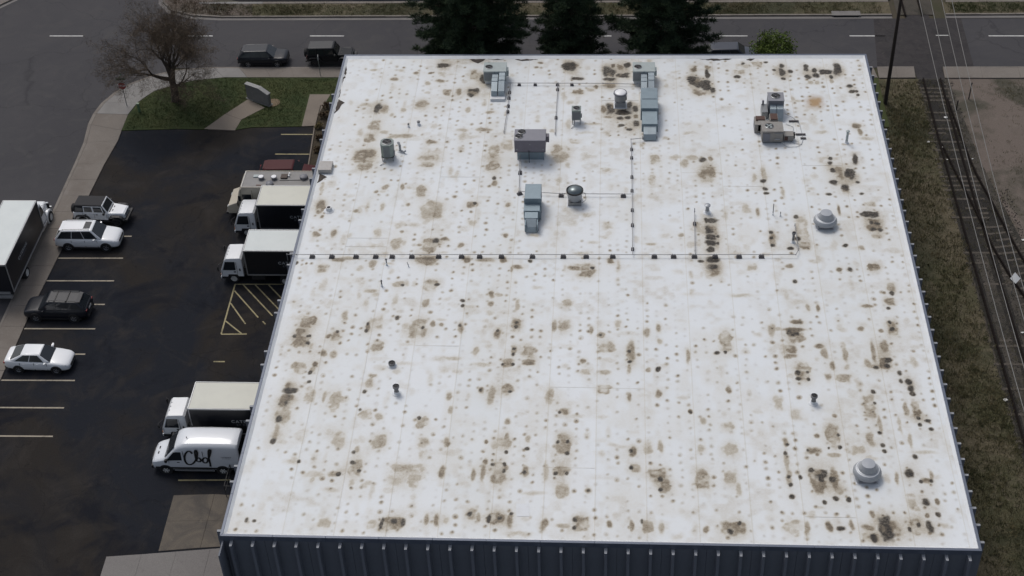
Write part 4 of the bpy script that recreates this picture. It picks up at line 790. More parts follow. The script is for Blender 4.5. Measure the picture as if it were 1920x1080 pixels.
def wheel(parent, x, y, r, wd, rim=rimm, spokes=5):
    s = 1 if y > 0 else -1
    t = MB().lathe([(r*.62,-wd/2),(r*.93,-wd/2),(r,-wd*.38),(r,wd*.38),(r*.93,wd/2),(r*.62,wd/2)], 22, axis='y', cap=False).build('wheel', tyre_m, parent, 40); t.location = (x,y,r)
    mb = MB().lathe([(r*.64,s*wd*.36),(r*.60,s*wd*.50),(r*.56,s*wd*.40),(r*.5,s*wd*.12),(.001,s*wd*.10)], 18, axis='y', cap=False)
    for k in range(spokes):
        a = 2*PI*k/spokes; c, q_ = math.cos(a), math.sin(a); p_ = Vector((c,0,q_)); n_ = Vector((-q_,0,c)); e = r*.085
        mb.slab([Vector((0,s*wd*.42,0))+p_*r*.05-n_*e, Vector((0,s*wd*.42,0))+p_*r*.58-n_*e, Vector((0,s*wd*.42,0))+p_*r*.58+n_*e, Vector((0,s*wd*.42,0))+p_*r*.05+n_*e], .03, .0)
    mb.lathe([(r*.14,s*wd*.40),(r*.14,s*wd*.50)], 8, axis='y'); mb.build('rim', rim, t, 40)
    MB().lathe([(r*.6,-s*wd*.1),(r*.6,-s*wd*.05)], 14, axis='y').build('brake_disc', trim_m, t)
    return t
def pane(parent, name, q, u0, u1, v0, v1, off=.012, mat=None):
    p = [Vector(a) for a in q]
    def at(u, v): return (p[0]*(1-u)+p[1]*u)*(1-v)+(p[3]*(1-u)+p[2]*u)*v
    MB().slab([at(u0,v0),at(u1,v0),at(u1,v1),at(u0,v1)], .035, off).build(name, mat or glass_m, parent)
def gh(parent, xA, xB, xC, xD, zb, zr, wb, wr, paint, splits, name='cabin', roofname='roof', pan=True, ws=(.04,.96,.06,.93), rear=True, side=(.10,.88), zbr=None, cz=.02):
    zbr = zbr if zbr is not None else zb
    P = {'A':(xA,wb,zb),'D':(xD,wb,zbr),'B':(xB,wr,zr),'C':(xC,wr,zr-cz)}
    f = lambda k, s: (P[k][0], P[k][1]*s, P[k][2])
    cab = MB().hexa([f('D',-1),f('A',-1),f('A',1),f('D',1),f('C',-1),f('B',-1),f('B',1),f('C',1)]).build(name, paint, parent, 30, bevel=.10, seg=4)
    pane(parent, 'windscreen', [f('A',-1),f('A',1),f('B',1),f('B',-1)], *ws)
    if rear: pane(parent, 'rear_window', [f('D',1),f('D',-1),f('C',-1),f('C',1)], .06,.94,.12,.88)
    for s in (1,-1):
        q = [f('D',s),f('A',s),f('B',s),f('C',s)]
        if s > 0: q = [f('A',s),f('D',s),f('C',s),f('B',s)]
        for (a, b_) in splits:
            uu = (a,b_) if s < 0 else (1-b_,1-a)
            pane(parent, 'side_window', q, *uu, *side)
    return cab
def body_loft(parent, st, hw, paint, crown=.035, name='body'):
    rings = []
    for x, zl, zt, k in st:
        w_ = hw*k; h = zt-zl
        half = [(0,zl),(w_*.80,zl),(w_*.97,zl+h*.14),(w_*1.0,zl+h*.45),(w_*.985,zl+h*.72),(w_*.93,zt-.03),(w_*.78,zt+.005),(0,zt+crown)]
        rings.append([(x,a,b_) for a,b_ in half]+[(x,-a,b_) for a,b_ in half[-2:0:-1]])
    return MB().loft(rings).build(name, paint, parent, 60, sub=1)
def common(r, L, hw, wb_, wr, tw, zh, paint, rim, zt, rear_z, spokes=5):
    for x in (wb_[0], wb_[1]):
        for s in (1,-1):
            wheel(r, x, s*(hw*1.02-.095), wr, .23, rim, spokes)
            MB().lathe([(wr*1.17,-.14),(wr*1.17,.02),(wr*1.05,.026),(wr*1.0,.0)], 22, (x,s*(hw*1.02-.012),wr), 'y').build('wheel_arch', trim_m, r, 40) if s > 0 else MB().lathe([(wr*1.17,.14),(wr*1.17,-.02),(wr*1.05,-.026),(wr*1.0,.0)], 22, (x,s*(hw*1.02-.012),wr), 'y').build('wheel_arch', trim_m, r, 40)
    for s in (1,-1):
        MB().hexa([(L/2-.42,s*hw*.62,zh-.10),(L/2-.10,s*hw*.55,zh-.14),(L/2-.22,s*hw*.86,zh-.12),(L/2-.50,s*hw*.93,zh-.06),(L/2-.45,s*hw*.62,zh+.035),(L/2-.13,s*hw*.55,zh-.02),(L/2-.24,s*hw*.84,zh-.01),(L/2-.52,s*hw*.90,zh+.03)]).build('headlight', lamp_m, r)
        MB().bx(-L/2-.0,-L/2+.12,s*hw*.72-.14,s*hw*.72+.10,rear_z-.12,rear_z-.01).build('tail_light', tail_m, r, bevel=.02)
        MB().hexa([(.62,s*(hw-.04),zt),(.80,s*(hw-.04),zt),(.78,s*(hw+.20),zt+.02),(.66,s*(hw+.20),zt+.02),(.62,s*(hw-.04),zt+.10),(.80,s*(hw-.04),zt+.08),(.78,s*(hw+.20),zt+.15),(.66,s*(hw+.20),zt+.15)]).build('mirror', paint, r, bevel=.02)
    MB().bx(L/2-.10,L/2+.012,-hw*.52,hw*.52,zh-.30,zh-.13).build('grille', trim_m, r, bevel=.02); MB().bx(L/2-.16,L/2-.005,-hw*.7,hw*.7,.24,.36).build('lower_grille', trim_m, r, bevel=.02)
    MB().bx(-L/2-.02,-L/2+.05,-.26,.26,rear_z-.28,rear_z-.14).build('number_plate', plate_m, r); MB().bx(-L/2-.03,-L/2+.1,-hw*.75,hw*.75,.28,.45).build('rear_bumper', trim_m, r, bevel=.02)
def doors(r, hw, xs, z0, z1, hx, paint):
    for s in (1,-1):
        for x in xs: MB().bx(x-.008,x+.008,s*hw*.985-.02 if s > 0 else s*hw*1.003,s*hw*1.003 if s > 0 else s*hw*.985+.02,z0,z1).build('door_gap', seam2_m, r)
        for x in hx: MB().bx(x-.10,x+.10,s*(hw-.02)-.02,s*(hw-.02)+.03,z1-.12,z1-.08).build('door_handle', paint, r, bevel=.01)
def sedan(label, x, y, rz, paint, L=4.65, W=1.80, H=1.45):
    r = thing('parked_car', label, 'car', (x,y,LOT_Z), rz); hw = W/2
    st = [(L*.5,.32,.52,.66),(L*.485,.22,.66,.82),(L*.43,.18,.75,.95),(L*.33,.17,.84,1.0),(L*.20,.17,.94,1.02),(0,.17,.95,1.02),(-L*.2,.17,.97,1.02),(-L*.35,.19,1.02,1.0),(-L*.45,.24,1.04,.94),(-L*.49,.32,.96,.84),(-L*.5,.40,.78,.74)]
    body_loft(r, st, hw, paint); gh(r, L*.225, L*.065, -L*.20, -L*.42, .90, H, hw*.90, hw*.64, paint, ((.13,.475),(.50,.86)), zbr=.98, side=(.10,.92))
    common(r, L, hw, (L*.295,-L*.28), .325, .22, .70, paint, rimm, .92, .88); doors(r, hw, (L*.17,-.12,-L*.24), .3, .92, (.1,-.85), paint)
    return r
def suv(label, x, y, rz, paint, L=4.9, W=1.92, H=1.74, z=LOT_Z, rails=True, sunroof=False, rim=rimm, low=0, wr=.365, bars=False):
    r = thing('parked_car', label, 'car', (x,y,z), rz); hw = W/2
    st = [(L*.5,.36,.62,.70),(L*.488,.28,.80,.86),(L*.44,.24,.92,.96),(L*.33,.22,1.0-low,1.0),(L*.22,.22,1.09-low,1.02),(0,.22,1.08-low,1.02),(-L*.2,.22,1.10-low,1.02),(-L*.38,.23,1.12-low,1.01),(-L*.46,.28,1.12-low,.97),(-L*.492,.34,1.05-low,.90),(-L*.5,.42,.85,.82)]
    body_loft(r, st, hw, paint); gh(r, L*.255, L*.105, -L*.37, -L*.485, 1.03-low, H, hw*.92, hw*.70, paint, ((.05,.355),(.37,.635),(.65,.93)), zbr=1.05-low, side=(.10,.90), cz=.05)
    common(r, L, hw, (L*.30,-L*.285), wr, .24, .86-low*.5, paint, rim, 1.05-low, 1.0-low); doors(r, hw, (L*.18,-.05,-L*.22), .35, 1.0-low, (.15,-.85), paint)
    if rails:
        for s in (1,-1): MB().tube([(L*.07,s*hw*.60,H+.02),(L*.05,s*hw*.61,H+.07),(-L*.33,s*hw*.61,H+.03),(-L*.35,s*hw*.60,H-.03)], .022).build('roof_rail', steel_m if not bars else trim_m, r)
    if bars:
        for xx in (-L*.02,-L*.20): MB().bx(xx-.035,xx+.035,-hw*.64,hw*.64,H-.03,H+.016).build('roof_strip', trim_m, r)
    if sunroof: MB().bx(-L*.03,L*.07,-hw*.42,hw*.42,H-.02,H+.010).build('sunroof', glass_m, r)
    MB().hexa([(-L*.35,-hw*.62,H-.09),(-L*.40,-hw*.58,H-.11),(-L*.40,hw*.58,H-.11),(-L*.35,hw*.62,H-.09),(-L*.35,-hw*.62,H-.04),(-L*.405,-hw*.58,H-.07),(-L*.405,hw*.58,H-.07),(-L*.35,hw*.62,H-.04)]).build('spoiler', paint, r)
    for s in (1,-1): MB().bx(-L*.40,L*.38,s*hw*.97-.03,s*hw*.97+.03,.24,.34).build('sill_trim', trim_m, r)
    return r
def offroader(label, x, y, rz, paint, top, z=LOT_Z, L=4.5, hard=False):
    r = thing('off_road_car', label, 'off-road car', (x,y,z), rz); hw = .80
    MB().hexa([(-2.05,-hw,.55),(.70,-hw,.55),(.70,hw,.55),(-2.05,hw,.55),(-2.05,-hw*.97,1.18),(.70,-hw*.96,1.16),(.70,hw*.96,1.16),(-2.05,hw*.97,1.18)]).build('tub', paint, r, 30, bevel=.04, seg=3)
    MB().hexa([(.69,-hw*.92,.62),(1.92,-hw*.74,.62),(1.92,hw*.74,.62),(.69,hw*.92,.62),(.69,-hw*.88,1.16),(1.92,-hw*.68,1.06),(1.92,hw*.68,1.06),(.69,hw*.88,1.16)]).build('bonnet', paint, r, 30, bevel=.07, seg=3)
    MB().bx(1.90,1.98,-hw*.70,hw*.70,.60,1.02).build('grille', trim_m if hard else paint, r, bevel=.03)
    for k in range(7): MB().bx(1.975,1.99,-.33+k*.11-.03,-.33+k*.11+.03,.70,.98).build('grille_slot', trim_m, r)
    for s in (1,-1):
        hl = MB().lathe([(.10,0),(.10,.03),(.02,.045)], 12, (0,0,0)).build('headlight', lamp_m, r); hl.location = (1.96,s*.46,.86); hl.rotation_euler = (0,PI/2,0)
        for xx in (1.35,-1.35):
            MB().add(*arch(xx,s,hw)).build('fender', trim_m, r, bevel=.02); wheel(r, xx, s*(hw+.02), .40, .27, drim)
        MB().bx(-.95,.95,s*(hw+.02)-.05,s*(hw+.02)+.05,.42,.50).build('side_step', trim_m, r)
        for xx in (.62,-.35,-1.25): MB().bx(xx-.008,xx+.008,s*hw*.975-.012,s*hw*.985+.012,.62,1.14).build('door_gap', seam2_m, r)
        for xx in (-.15,-1.05): MB().bx(xx-.08,xx+.08,s*hw*.985-.02,s*hw*.985+.035,1.02,1.06).build('door_handle', trim_m, r)
        MB().bx(.42,.56,s*(hw+.02),s*(hw+.22),1.16,1.34).build('mirror', trim_m, r, bevel=.02); MB().bx(-2.08,-2.03,s*.68-.06,s*.68+.06,.80,1.05).build('tail_light', tail_m, r)
    MB().bx(1.96,2.22,-.78,.78,.48,.66).build('front_bumper', trim_m, r, bevel=.03); MB().bx(-2.22,-2.04,-.76,.76,.48,.64).build('rear_bumper', trim_m, r, bevel=.03)
    fw = hw*.94; wt = hw*.80
    MB().hexa([(-2.03,-fw,1.17),(.52,-fw,1.17),(.52,fw,1.17),(-2.03,fw,1.17),(-1.90,-wt,1.80),(.30,-wt,1.83),(.30,wt,1.83),(-1.90,wt,1.80)]).build('roof_top', top, r, 30, bevel=.08, seg=3)
    sf = [(.74,-fw,1.14),(.74,fw,1.14),(.36,wt,1.83),(.36,-wt,1.83)]
    MB().slab(sf, .07, .0).build('windscreen_frame', paint, r, bevel=.02); pane(r, 'windscreen', sf, .07,.93,.12,.90, .012)
    for s in (1,-1):
        q = [(-2.03,s*fw,1.17),(.52,s*fw,1.17),(.30,s*wt,1.83),(-1.90,s*wt,1.80)]
        q = q if s < 0 else [q[1],q[0],q[3],q[2]]
        for a, b_ in ((.06,.30),(.36,.62),(.67,.95)):
            uu = (a,b_) if s < 0 else (1-b_,1-a)
            if a > .3: pane(r, 'door_frame', q, uu[0]-.03, uu[1]+.03, 0, .86, .012, paint)
            pane(r, 'side_window', q, *uu, .12, .78, .02)
    pane(r, 'rear_window', [(-2.03,fw,1.17),(-2.03,-fw,1.17),(-1.90,-wt,1.80),(-1.90,wt,1.80)], .12,.88,.2,.85)
    sp = wheel(r, 0, .01, .39, .25, drim); sp.name = 'spare_wheel'; sp.location = (-2.22,0,1.0); sp.rotation_euler = (0,0,PI/2)
    MB().bx(.95,1.02,-.32,-.14,1.13,1.15).bx(.95,1.02,.14,.32,1.13,1.15).build('bonnet_vent', trim_m, r)
    MB().bx(.76,.84,-.55,.55,1.145,1.165).build('cowl_vent', trim_m, r)
    return r
def arch(x, s, hw):
    o, i = s*(hw+.15), s*(hw-.12); pr = [(x-.62,.62),(x-.48,.90),(x-.30,.98),(x+.30,.98),(x+.48,.90),(x+.66,.62)]; pi = [(x-.54,.62),(x-.42,.84),(x-.27,.91),(x+.27,.91),(x+.42,.84),(x+.58,.62)]
    v = [(a,o,b_) for a,b_ in pr]+[(a,i,b_) for a,b_ in pr]+[(a,o,b_) for a,b_ in pi]+[(a,i,b_) for a,b_ in pi]; n = 6; f = []
    for k in range(n-1): f += [(k,k+1,n+k+1,n+k),(2*n+k,3*n+k,3*n+k+1,2*n+k+1),(k,2*n+k,2*n+k+1,k+1),(n+k,n+k+1,3*n+k+1,3*n+k)]
    f += [(0,n,3*n,2*n),(n-1,3*n-1,4*n-1,2*n-1)]
    return v, f
offroader('white off-road car with black soft top parked beside the white SUV', -17.95, 37.28, R(-3), white_p, M('black_soft_top',(.016,.016,.019),.8,var=.2))
suv('white SUV with dark sunroof parked nose out beside the off-road car', -18.2, 34.33, 0, white_p, 4.95, 1.95, 1.76, sunroof=True)
suv('black SUV parked nose-in against the pavement at the left', -18.3, 26.25, PI, grey_p, 4.75, 1.88, 1.64, bars=True, rim=rimm, low=.03)
sedan('white four-door saloon parked alone at the left edge of the lot', -18.05, 20.9, R(-1), white_p)
suv('dark grey crossover parked on the back street beside the lawn', -9.45, 60.12, 0, grey_p, 4.45, 1.86, 1.50, 0, rails=False, low=.13, wr=.35)
offroader('black off-road car half hidden behind the far left roof corner', -3.35, 60.1, 0, black_p, M('black_hard_top',(.020,.021,.025),.5,var=.1), 0, hard=True)
suv('dark navy car mostly hidden behind the far roof edge near the small green tree', 31.9, 60.15, 0, navy_p, 4.6, 1.86, 1.62, 0, rails=False)
suv('dark red car mostly hidden behind the cream step van', -4.2, 42.45, 0, red_p, 4.7, 1.88, 1.62, rails=False)
# lettering
def lettering(name, s, size, mat, parent, M4, bold=.0, spacing=1.0):
    cu = bpy.data.curves.new(name, 'FONT'); cu.body = s; cu.size = size; cu.extrude = .003; cu.offset = bold; cu.space_character = spacing; cu.align_x = 'CENTER'; cu.align_y = 'CENTER'
    ob = bpy.data.objects.new('tmp', cu); C.objects.link(ob); bpy.context.view_layer.update()
    me = bpy.data.meshes.new_from_object(ob.evaluated_get(bpy.context.evaluated_depsgraph_get())); bpy.data.objects.remove(ob)
    me.materials.clear(); me.materials.append(mat); me.name = name
    o = link(name, me, parent); o.matrix_local = M4; return o
def side_mat(x, y, z, s):   # text plane on a vehicle side; s=-1: the -Y side
    if s < 0: m = Matrix(((1,0,0,x),(0,0,-1,y),(0,1,0,z),(0,0,0,1)))
    else: m = Matrix(((-1,0,0,x),(0,0,1,y),(0,1,0,z),(0,0,0,1)))
    return m
letter_m = M('grey_white_lettering', (.42,.44,.46), .6, var=.05)
box_m = M('navy_black_truck_panel', (.0095,.011,.016), .35, var=.15, scale=1.0)
boxroof_m = M('cream_truck_roof', (.60,.60,.53), .6, var=.05, scale=.8, dirt=(.48,.48,.44), dirt_amt=.4)
boxroof2_m = M('white_truck_roof', (.62,.66,.65), .6, var=.05, scale=.8, dirt=(.50,.54,.54), dirt_amt=.4)
rail_al = M('aluminium_rail', (.40,.41,.42), .4, metal=.6, var=.12)
cabw = cpaint('white_cab_paint', (.70,.72,.74), .35, dirt=(.5,.5,.48))
def cargo_box(r, x0, x1, hw, z0, z1, roofm, txt=True, tx=None):
    MB().bx(x0+.02,x1-.02,-hw+.01,hw-.01,z0+.06,z1-.03).build('cargo_box', box_m, r)
    MB().bx(x0+.06,x1-.06,-hw+.06,hw-.06,z1-.03,z1+.0).build('box_roof', roofm, r)
    for s in (1,-1):
        MB().bx(x0,x1,s*hw-.035,s*hw+.035,z1-.10,z1+.012).build('top_rail', rail_al, r, bevel=.02); MB().bx(x0,x1,s*hw-.03,s*hw+.03,z0,z0+.10).build('bottom_rail', rail_al, r)
        for k in range(7):
            xx = x0+.3+k*(x1-x0-.6)/6; MB().bx(xx-.10,xx+.10,s*hw-.02,s*hw+.036,z0+.01,z0+.07).build('side_marker', M('marker_reflector',(.45,.40,.38),.5), r) if s < 0 and r['category'] == 'truck' and k % 2 == 0 else None
        for xx in (x0+.03,x1-.03): MB().bx(xx-.04,xx+.04,s*hw-.04,s*hw+.03,z0+.05,z1-.02).build('corner_post', rail_al, r, bevel=.015)
    MB().bx(x1-.05,x1+.03,-hw,hw,z1-.16,z1+.01).build('front_header', rail_al, r, bevel=.02); MB().bx(x0-.03,x0+.05,-hw,hw,z1-.14,z1+.012).build('rear_header', rail_al, r, bevel=.02)
    MB().bx(x0-.03,x0+.03,-hw+.08,hw-.08,z0+.1,z1-.15).build('roller_door', box_m, r)
    if txt:
        for s in (-1,1):
            lettering('lettering', 'CATERING', .34, letter_m, r, side_mat(tx, s*(hw-.004), z0+(z1-z0)*.50, s), .004, 1.25)
            lettering('lettering', 'BY DESIGN', .22, M('dim_lettering',(.14,.15,.17),.6), r, side_mat(tx, s*(hw-.004), z0+(z1-z0)*.50-.30, s), .002, 1.3)
def box_truck(label, x, y, rz, roofm, boxlen=4.4, z1=3.3, gap=2.05, group=None):
    """cab-over truck, origin under the front bumper"""
    r = thing('box_truck', label, 'truck', (x,y,LOT_Z), rz, group); hw = 1.22; cw = .93
    st = []
    rings = []
    for xx, zl, zt, k in ((-.02,.45,.62,.90),(-.0,.50,1.05,.97),(-.06,.50,1.20,1.0)):
        pass
    # cab as side-profile loft across the width
    prof = [(-.02,.48),(.0,.75),(-.03,1.15),(-.38,2.05),(-.55,2.22),(-1.55,2.26),(-1.68,2.12),(-1.70,.62),(-1.30,.62),(-1.22,.80),(-.55,.80),(-.45,.48)]
    n = len(prof); rings = []
    for yy, k in ((-cw,.965),(-cw*.97,1.0),(-cw*.5,1.01),(0,1.012),(cw*.5,1.01),(cw*.97,1.0),(cw,.965)):
        rings.append([((a+.85)*k-.85, yy*(1 if b_ < 1.2 else 1-.07*(b_-1.2)), b_*(.5+.5*k) if b_ > 1.3 else b_) for a,b_ in prof])
    MB().loft(rings).build('cab', cabw, r, 40, bevel=.03)
    # glass
    pane(r, 'windscreen', [(-.045,-cw*.95,1.22),(-.045,cw*.95,1.22),(-.36,cw*.90,2.02),(-.36,-cw*.90,2.02)], .03,.97,.02,.96, .03)
    for s in (-1,1):
        q = [(-1.18,s*cw,1.22),(-.16,s*cw,1.22),(-.42,s*cw*.945,2.0),(-1.18,s*cw*.945,2.0)]; q = q if s < 0 else [q[1],q[0],q[3],q[2]]
        pane(r, 'side_window', q, .04,.96,.0,.94, .02)
        for xx in (-1.24,-.10): MB().bx(xx-.008,xx+.008,s*cw-.012,s*cw+.008,.82,1.95 if xx < -.5 else 1.18).build('door_gap', seam2_m, r)
        MB().bx(-1.15,-.98,s*cw-.02,s*cw+.03,1.02,1.08).build('door_handle', trim_m, r); MB().bx(-1.5,-1.42,s*cw-.01,s*cw+.02,1.15,1.35).build('vent_slot', trim_m, r)
        MB().tube([(-.08,s*cw,1.35),(.06,s*(cw+.25),1.40),(.06,s*(cw+.25),1.85),(-.2,s*cw*.98,1.92)], .015).build('mirror_arm', trim_m, r); MB().bx(.03,.09,s*(cw+.16),s*(cw+.34),1.36,1.76).build('mirror', trim_m, r, bevel=.02)
        MB().bx(-.04,.035,s*cw*.66-.17,s*cw*.66+.17,.66,.82).build('headlight', lamp_m, r, bevel=.02); MB().bx(-.03,.03,s*cw*.90-.05,s*cw*.90+.05,.66,.82).build('indicator', amber_m, r)
        MB().bx(-.52,-.02,s*cw-.05,s*cw+.015,.42,.60).build('step', trim_m, r)
        for k in (0,1) : pass
        wheel(r, -.90, s*(cw-.12), .39, .24, wrim, 6); wheel(r, -.90-3.85 if boxlen > 4 else -4.4, s*(hw-.24), .39, .42, wrim, 6)
        MB().bx(-3.3,-2.3,s*1.0-.18,s*1.0+.12,.45,.85).build('fuel_tank' if s < 0 else 'battery_box', trim_m, r, bevel=.03)
        MB().tube([(-gap-.3,s*.42,.80),(-gap-boxlen,s*.42,.80)], .08, 4).build('chassis_rail', trim_m, r)
    MB().bx(-.06,.06,-cw,cw,.40,.60).build('bumper', cabw, r, bevel=.03); MB().bx(-.03,.02,-.5,.5,.84,1.02).build('grille', trim_m, r)
    for k in (-.35,0,.35): MB().bx(-.60,-.55,k-.03,k+.03,2.24,2.262).build('marker_lamp', dunit_m, r)
    MB().bx(-gap,-1.72,-.75,.75,.62,1.3).build('engine_frame', trim_m, r)
    cargo_box(r, -gap-boxlen, -gap, hw, .98, z1, roofm, True, -gap-boxlen*.79)
    return r
box_truck('box truck with white roof and lettered black sides parked beside the hatched bay', -7.05, 30.75, PI, boxroof2_m, 4.3)
box_truck('box truck with cream roof parked between the step van and another truck', -7.1, 36.15, PI, boxroof_m, 4.3)
box_truck('box truck with cream roof parked right behind the white lettered van', -7.66, 14.80, PI, boxroof_m, 4.6, gap=2.15)
# long box truck with bonnet on the side street
def bonnet_truck(label, x, y, rz):
    """origin at the front of the cargo box, right side at local y=-hw"""
    r = thing('box_truck', label, 'truck', (x,y,0), rz); hw = 1.27; cw = .98
    cargo_box(r, -7.55, 0, hw, .98, 3.6, boxroof2_m, True, -4.4)
    MB().hexa([(.12,-cw,.7),(1.75,-cw,.7),(1.75,cw,.7),(.12,cw,.7),(.12,-cw*.9,2.35),(1.25,-cw*.88,2.38),(1.25,cw*.88,2.38),(.12,cw*.9,2.35)]).build('cab', cabw, r, 30, bevel=.10, seg=3)
    MB().hexa([(1.5,-cw*.86,.7),(3.0,-cw*.70,.62),(3.0,cw*.70,.62),(1.5,cw*.86,.7),(1.5,-cw*.82,1.62),(2.95,-cw*.58,1.32),(2.95,cw*.58,1.32),(1.5,cw*.82,1.62)]).build('bonnet', cabw, r, 30, bevel=.14, seg=3)
    pane(r, 'windscreen', [(1.75-.29,-cw*.94,1.45),(1.75-.29,cw*.94,1.45),(1.27,cw*.88,2.34),(1.27,-cw*.88,2.34)], .06,.94,.12,.90, .03)
    for s in (-1,1):
        q = [(.30,s*cw*.955,1.45),(1.42,s*cw*.955,1.45),(1.2,s*cw*.895,2.3),(.30,s*cw*.905,2.3)]; q = q if s < 0 else [q[1],q[0],q[3],q[2]]
        pane(r, 'side_window', q, .06,.94,.02,.86, .03)
        wheel(r, 2.05, s*(cw-.02), .46, .28, wrim, 6); wheel(r, -4.7, s*(hw-.26), .46, .5, wrim, 6)
        MB().lathe([(.60,-.16),(.60,.16)], 18, (2.05,s*(cw-.10),.50), 'y').build('fender', cabw, r, 40, bevel=.05); MB().bx(2.72,2.99,s*.62-.14,s*.62+.14,.95,1.2).build('headlight', lamp_m, r, bevel=.04)
        MB().tube([(1.5,s*cw*.95,1.45),(1.75,s*(cw+.25),1.5),(1.75,s*(cw+.25),2.0),(1.35,s*cw*.9,2.05)], .015).build('mirror_arm', trim_m, r); MB().bx(1.72,1.78,s*(cw+.15),s*(cw+.36),1.5,2.0).build('mirror', trim_m, r, bevel=.02)
        MB().bx(.1,1.3,s*cw-.10,s*cw+.03,.45,.72).build('fuel_tank', rail_al, r, bevel=.06); MB().tube([(0,s*.42,.82),(-7.4,s*.42,.82)], .10, 4).build('chassis_rail', trim_m, r)
        for xx in (.22,1.48): MB().bx(xx-.008,xx+.008,s*cw*.985-.012,s*cw*.985+.02,.8,1.4).build('door_gap', seam2_m, r)
    MB().bx(2.92,3.10,-.92,.92,.48,.75).build('bumper', rail_al, r, bevel=.04); MB().bx(2.93,3.03,-.45,.45,.8,1.25).build('grille', trim_m, r)
    MB().bx(-7.75,-7.5,-1.1,1.1,.55,.75).build('step_bumper', rail_al, r); MB().bx(-7.62,-7.55,-1.0,1.0,.85,1.05).build('lift_gate', rail_al, r)
    return r
bonnet_truck('long white-roofed box truck parked on the side street at the left edge', -23.13, 35.0, PI/2)
# cream step van (food truck) with rooftop vents
r = thing('step_van', 'cream step van with vents on its grey roof beside a red car', 'van', (-8.1,38.55,LOT_Z), PI)
cream_p = cpaint('cream_van_paint', (.46,.42,.34), .45, dirt=(.30,.26,.2)); sroof_m = M('grey_van_roof', (.25,.245,.24), .7, var=.15, scale=1.2, dirt=(.17,.16,.15), dirt_amt=.6)
sp_ = [(-.02,.5),(.0,.95),(-.10,1.25),(-.85,1.55),(-1.18,2.75),(-1.38,2.95),(-7.1,2.98),(-7.15,.5)]
MB().prism_xz([(a,b_) for a,b_ in sp_], -1.08, 1.08).build('body', cream_p, r, 30, bevel=.06, seg=3)
MB().bx(-7.05,-1.40,-1.0,1.0,2.965,3.0).build('roof_panel', sroof_m, r)
for s in (1,-1): MB().bx(-7.1,-1.35,s*1.04-.03,s*1.04+.03,2.95,3.03).build('drip_rail', cream_p, r, bevel=.01)
MB().bx(-1.42,-1.34,-1.0,1.0,2.96,3.04).build('roof_lip', M('pale_lip',(.5,.49,.46),.6), r)
pane(r, 'windscreen', [(-.86,-1.02,1.58),(-.86,1.02,1.58),(-1.17,1.02,2.72),(-1.17,-1.02,2.72)], .05,.95,.08,.82, .02)
for s in (1,-1):
    MB().bx(-2.05,-1.35,s*1.08-.02,s*1.08+.012,1.65,2.35).build('side_window', glass_m, r); MB().bx(-1.22,-1.0,s*1.08-.02,s*1.08+.012,1.7,2.2).build('quarter_window', glass_m, r)
    for xx in (-1.28,-2.15): MB().bx(xx-.01,xx+.01,s*1.08-.02,s*1.08+.014,.6,2.75).build('door_gap', seam2_m, r)
    wheel(r, -1.15, s*.92, .40, .26, wrim, 6); wheel(r, -5.2, s*.86, .40, .4, wrim, 6); MB().bx(-.04,.02,s*.75-.14,s*.75+.14,.85,1.05).build('headlight', lamp_m, r)
    MB().lathe([(.52,-.10),(.52,.02)], 18, (-1.15,s*1.06,.42), 'y').build('wheel_arch', trim_m, r); MB().lathe([(.52,-.10),(.52,.02)], 18, (-5.2,s*1.06,.42), 'y').build('wheel_arch', trim_m, r)
MB().bx(-.02,.14,-1.05,1.05,.42,.62).build('bumper', trim_m, r, bevel=.02); MB().bx(-6.2,-3.4,-1.10,-1.075,1.4,2.3).build('serving_hatch', rail_al, r)
MB().tube([(-5.9,.1,3.02),(-4.2,.18,3.02)], .02).build('roof_conduit', trim_m, r); MB().bx(-2.9,-2.5,.72,.82,3.0,3.03).build('roof_plate', M('rust_plate',(.16,.10,.08),.8), r)
for lb, xx, yy, rr, mt in (('', -3.55,.72,.30,dunit_m),('', -6.05,-.15,.32,dunit_m)):
    MB().lathe([(rr*.9,3.0),(rr,3.08),(rr*.95,3.22),(rr*.5,3.30),(.01,3.31)], 18, (xx,yy,0)).build('roof_ventilator', mt, r, 40)
for xx in (-2.75,-3.75):
    MB().lathe([(.20,3.0),(.20,3.16),(.25,3.18),(.25,3.24)], 16, (xx,-.05,0)).build('exhaust_cap', dunit_m, r, 40); MB().lathe([(.20,3.24),(.19,3.26),(.01,3.27)], 16, (xx,-.05,0)).build('cap_top', bwhite_m, r, 40)
MB().bx(-4.75,-4.25,-.55,-.05,3.0,3.12).build('roof_hatch', M('brown_hatch',(.09,.07,.06),.8), r); MB().bx(-2.6,-2.1,-.5,-.2,3.0,3.08).build('roof_box', unit_m, r)
for yy in (-.35,-.62): MB().lathe([(.07,3.0),(.07,3.14)], 10, (-4.85,yy,0)).build('vent_stub', bwhite_m, r)
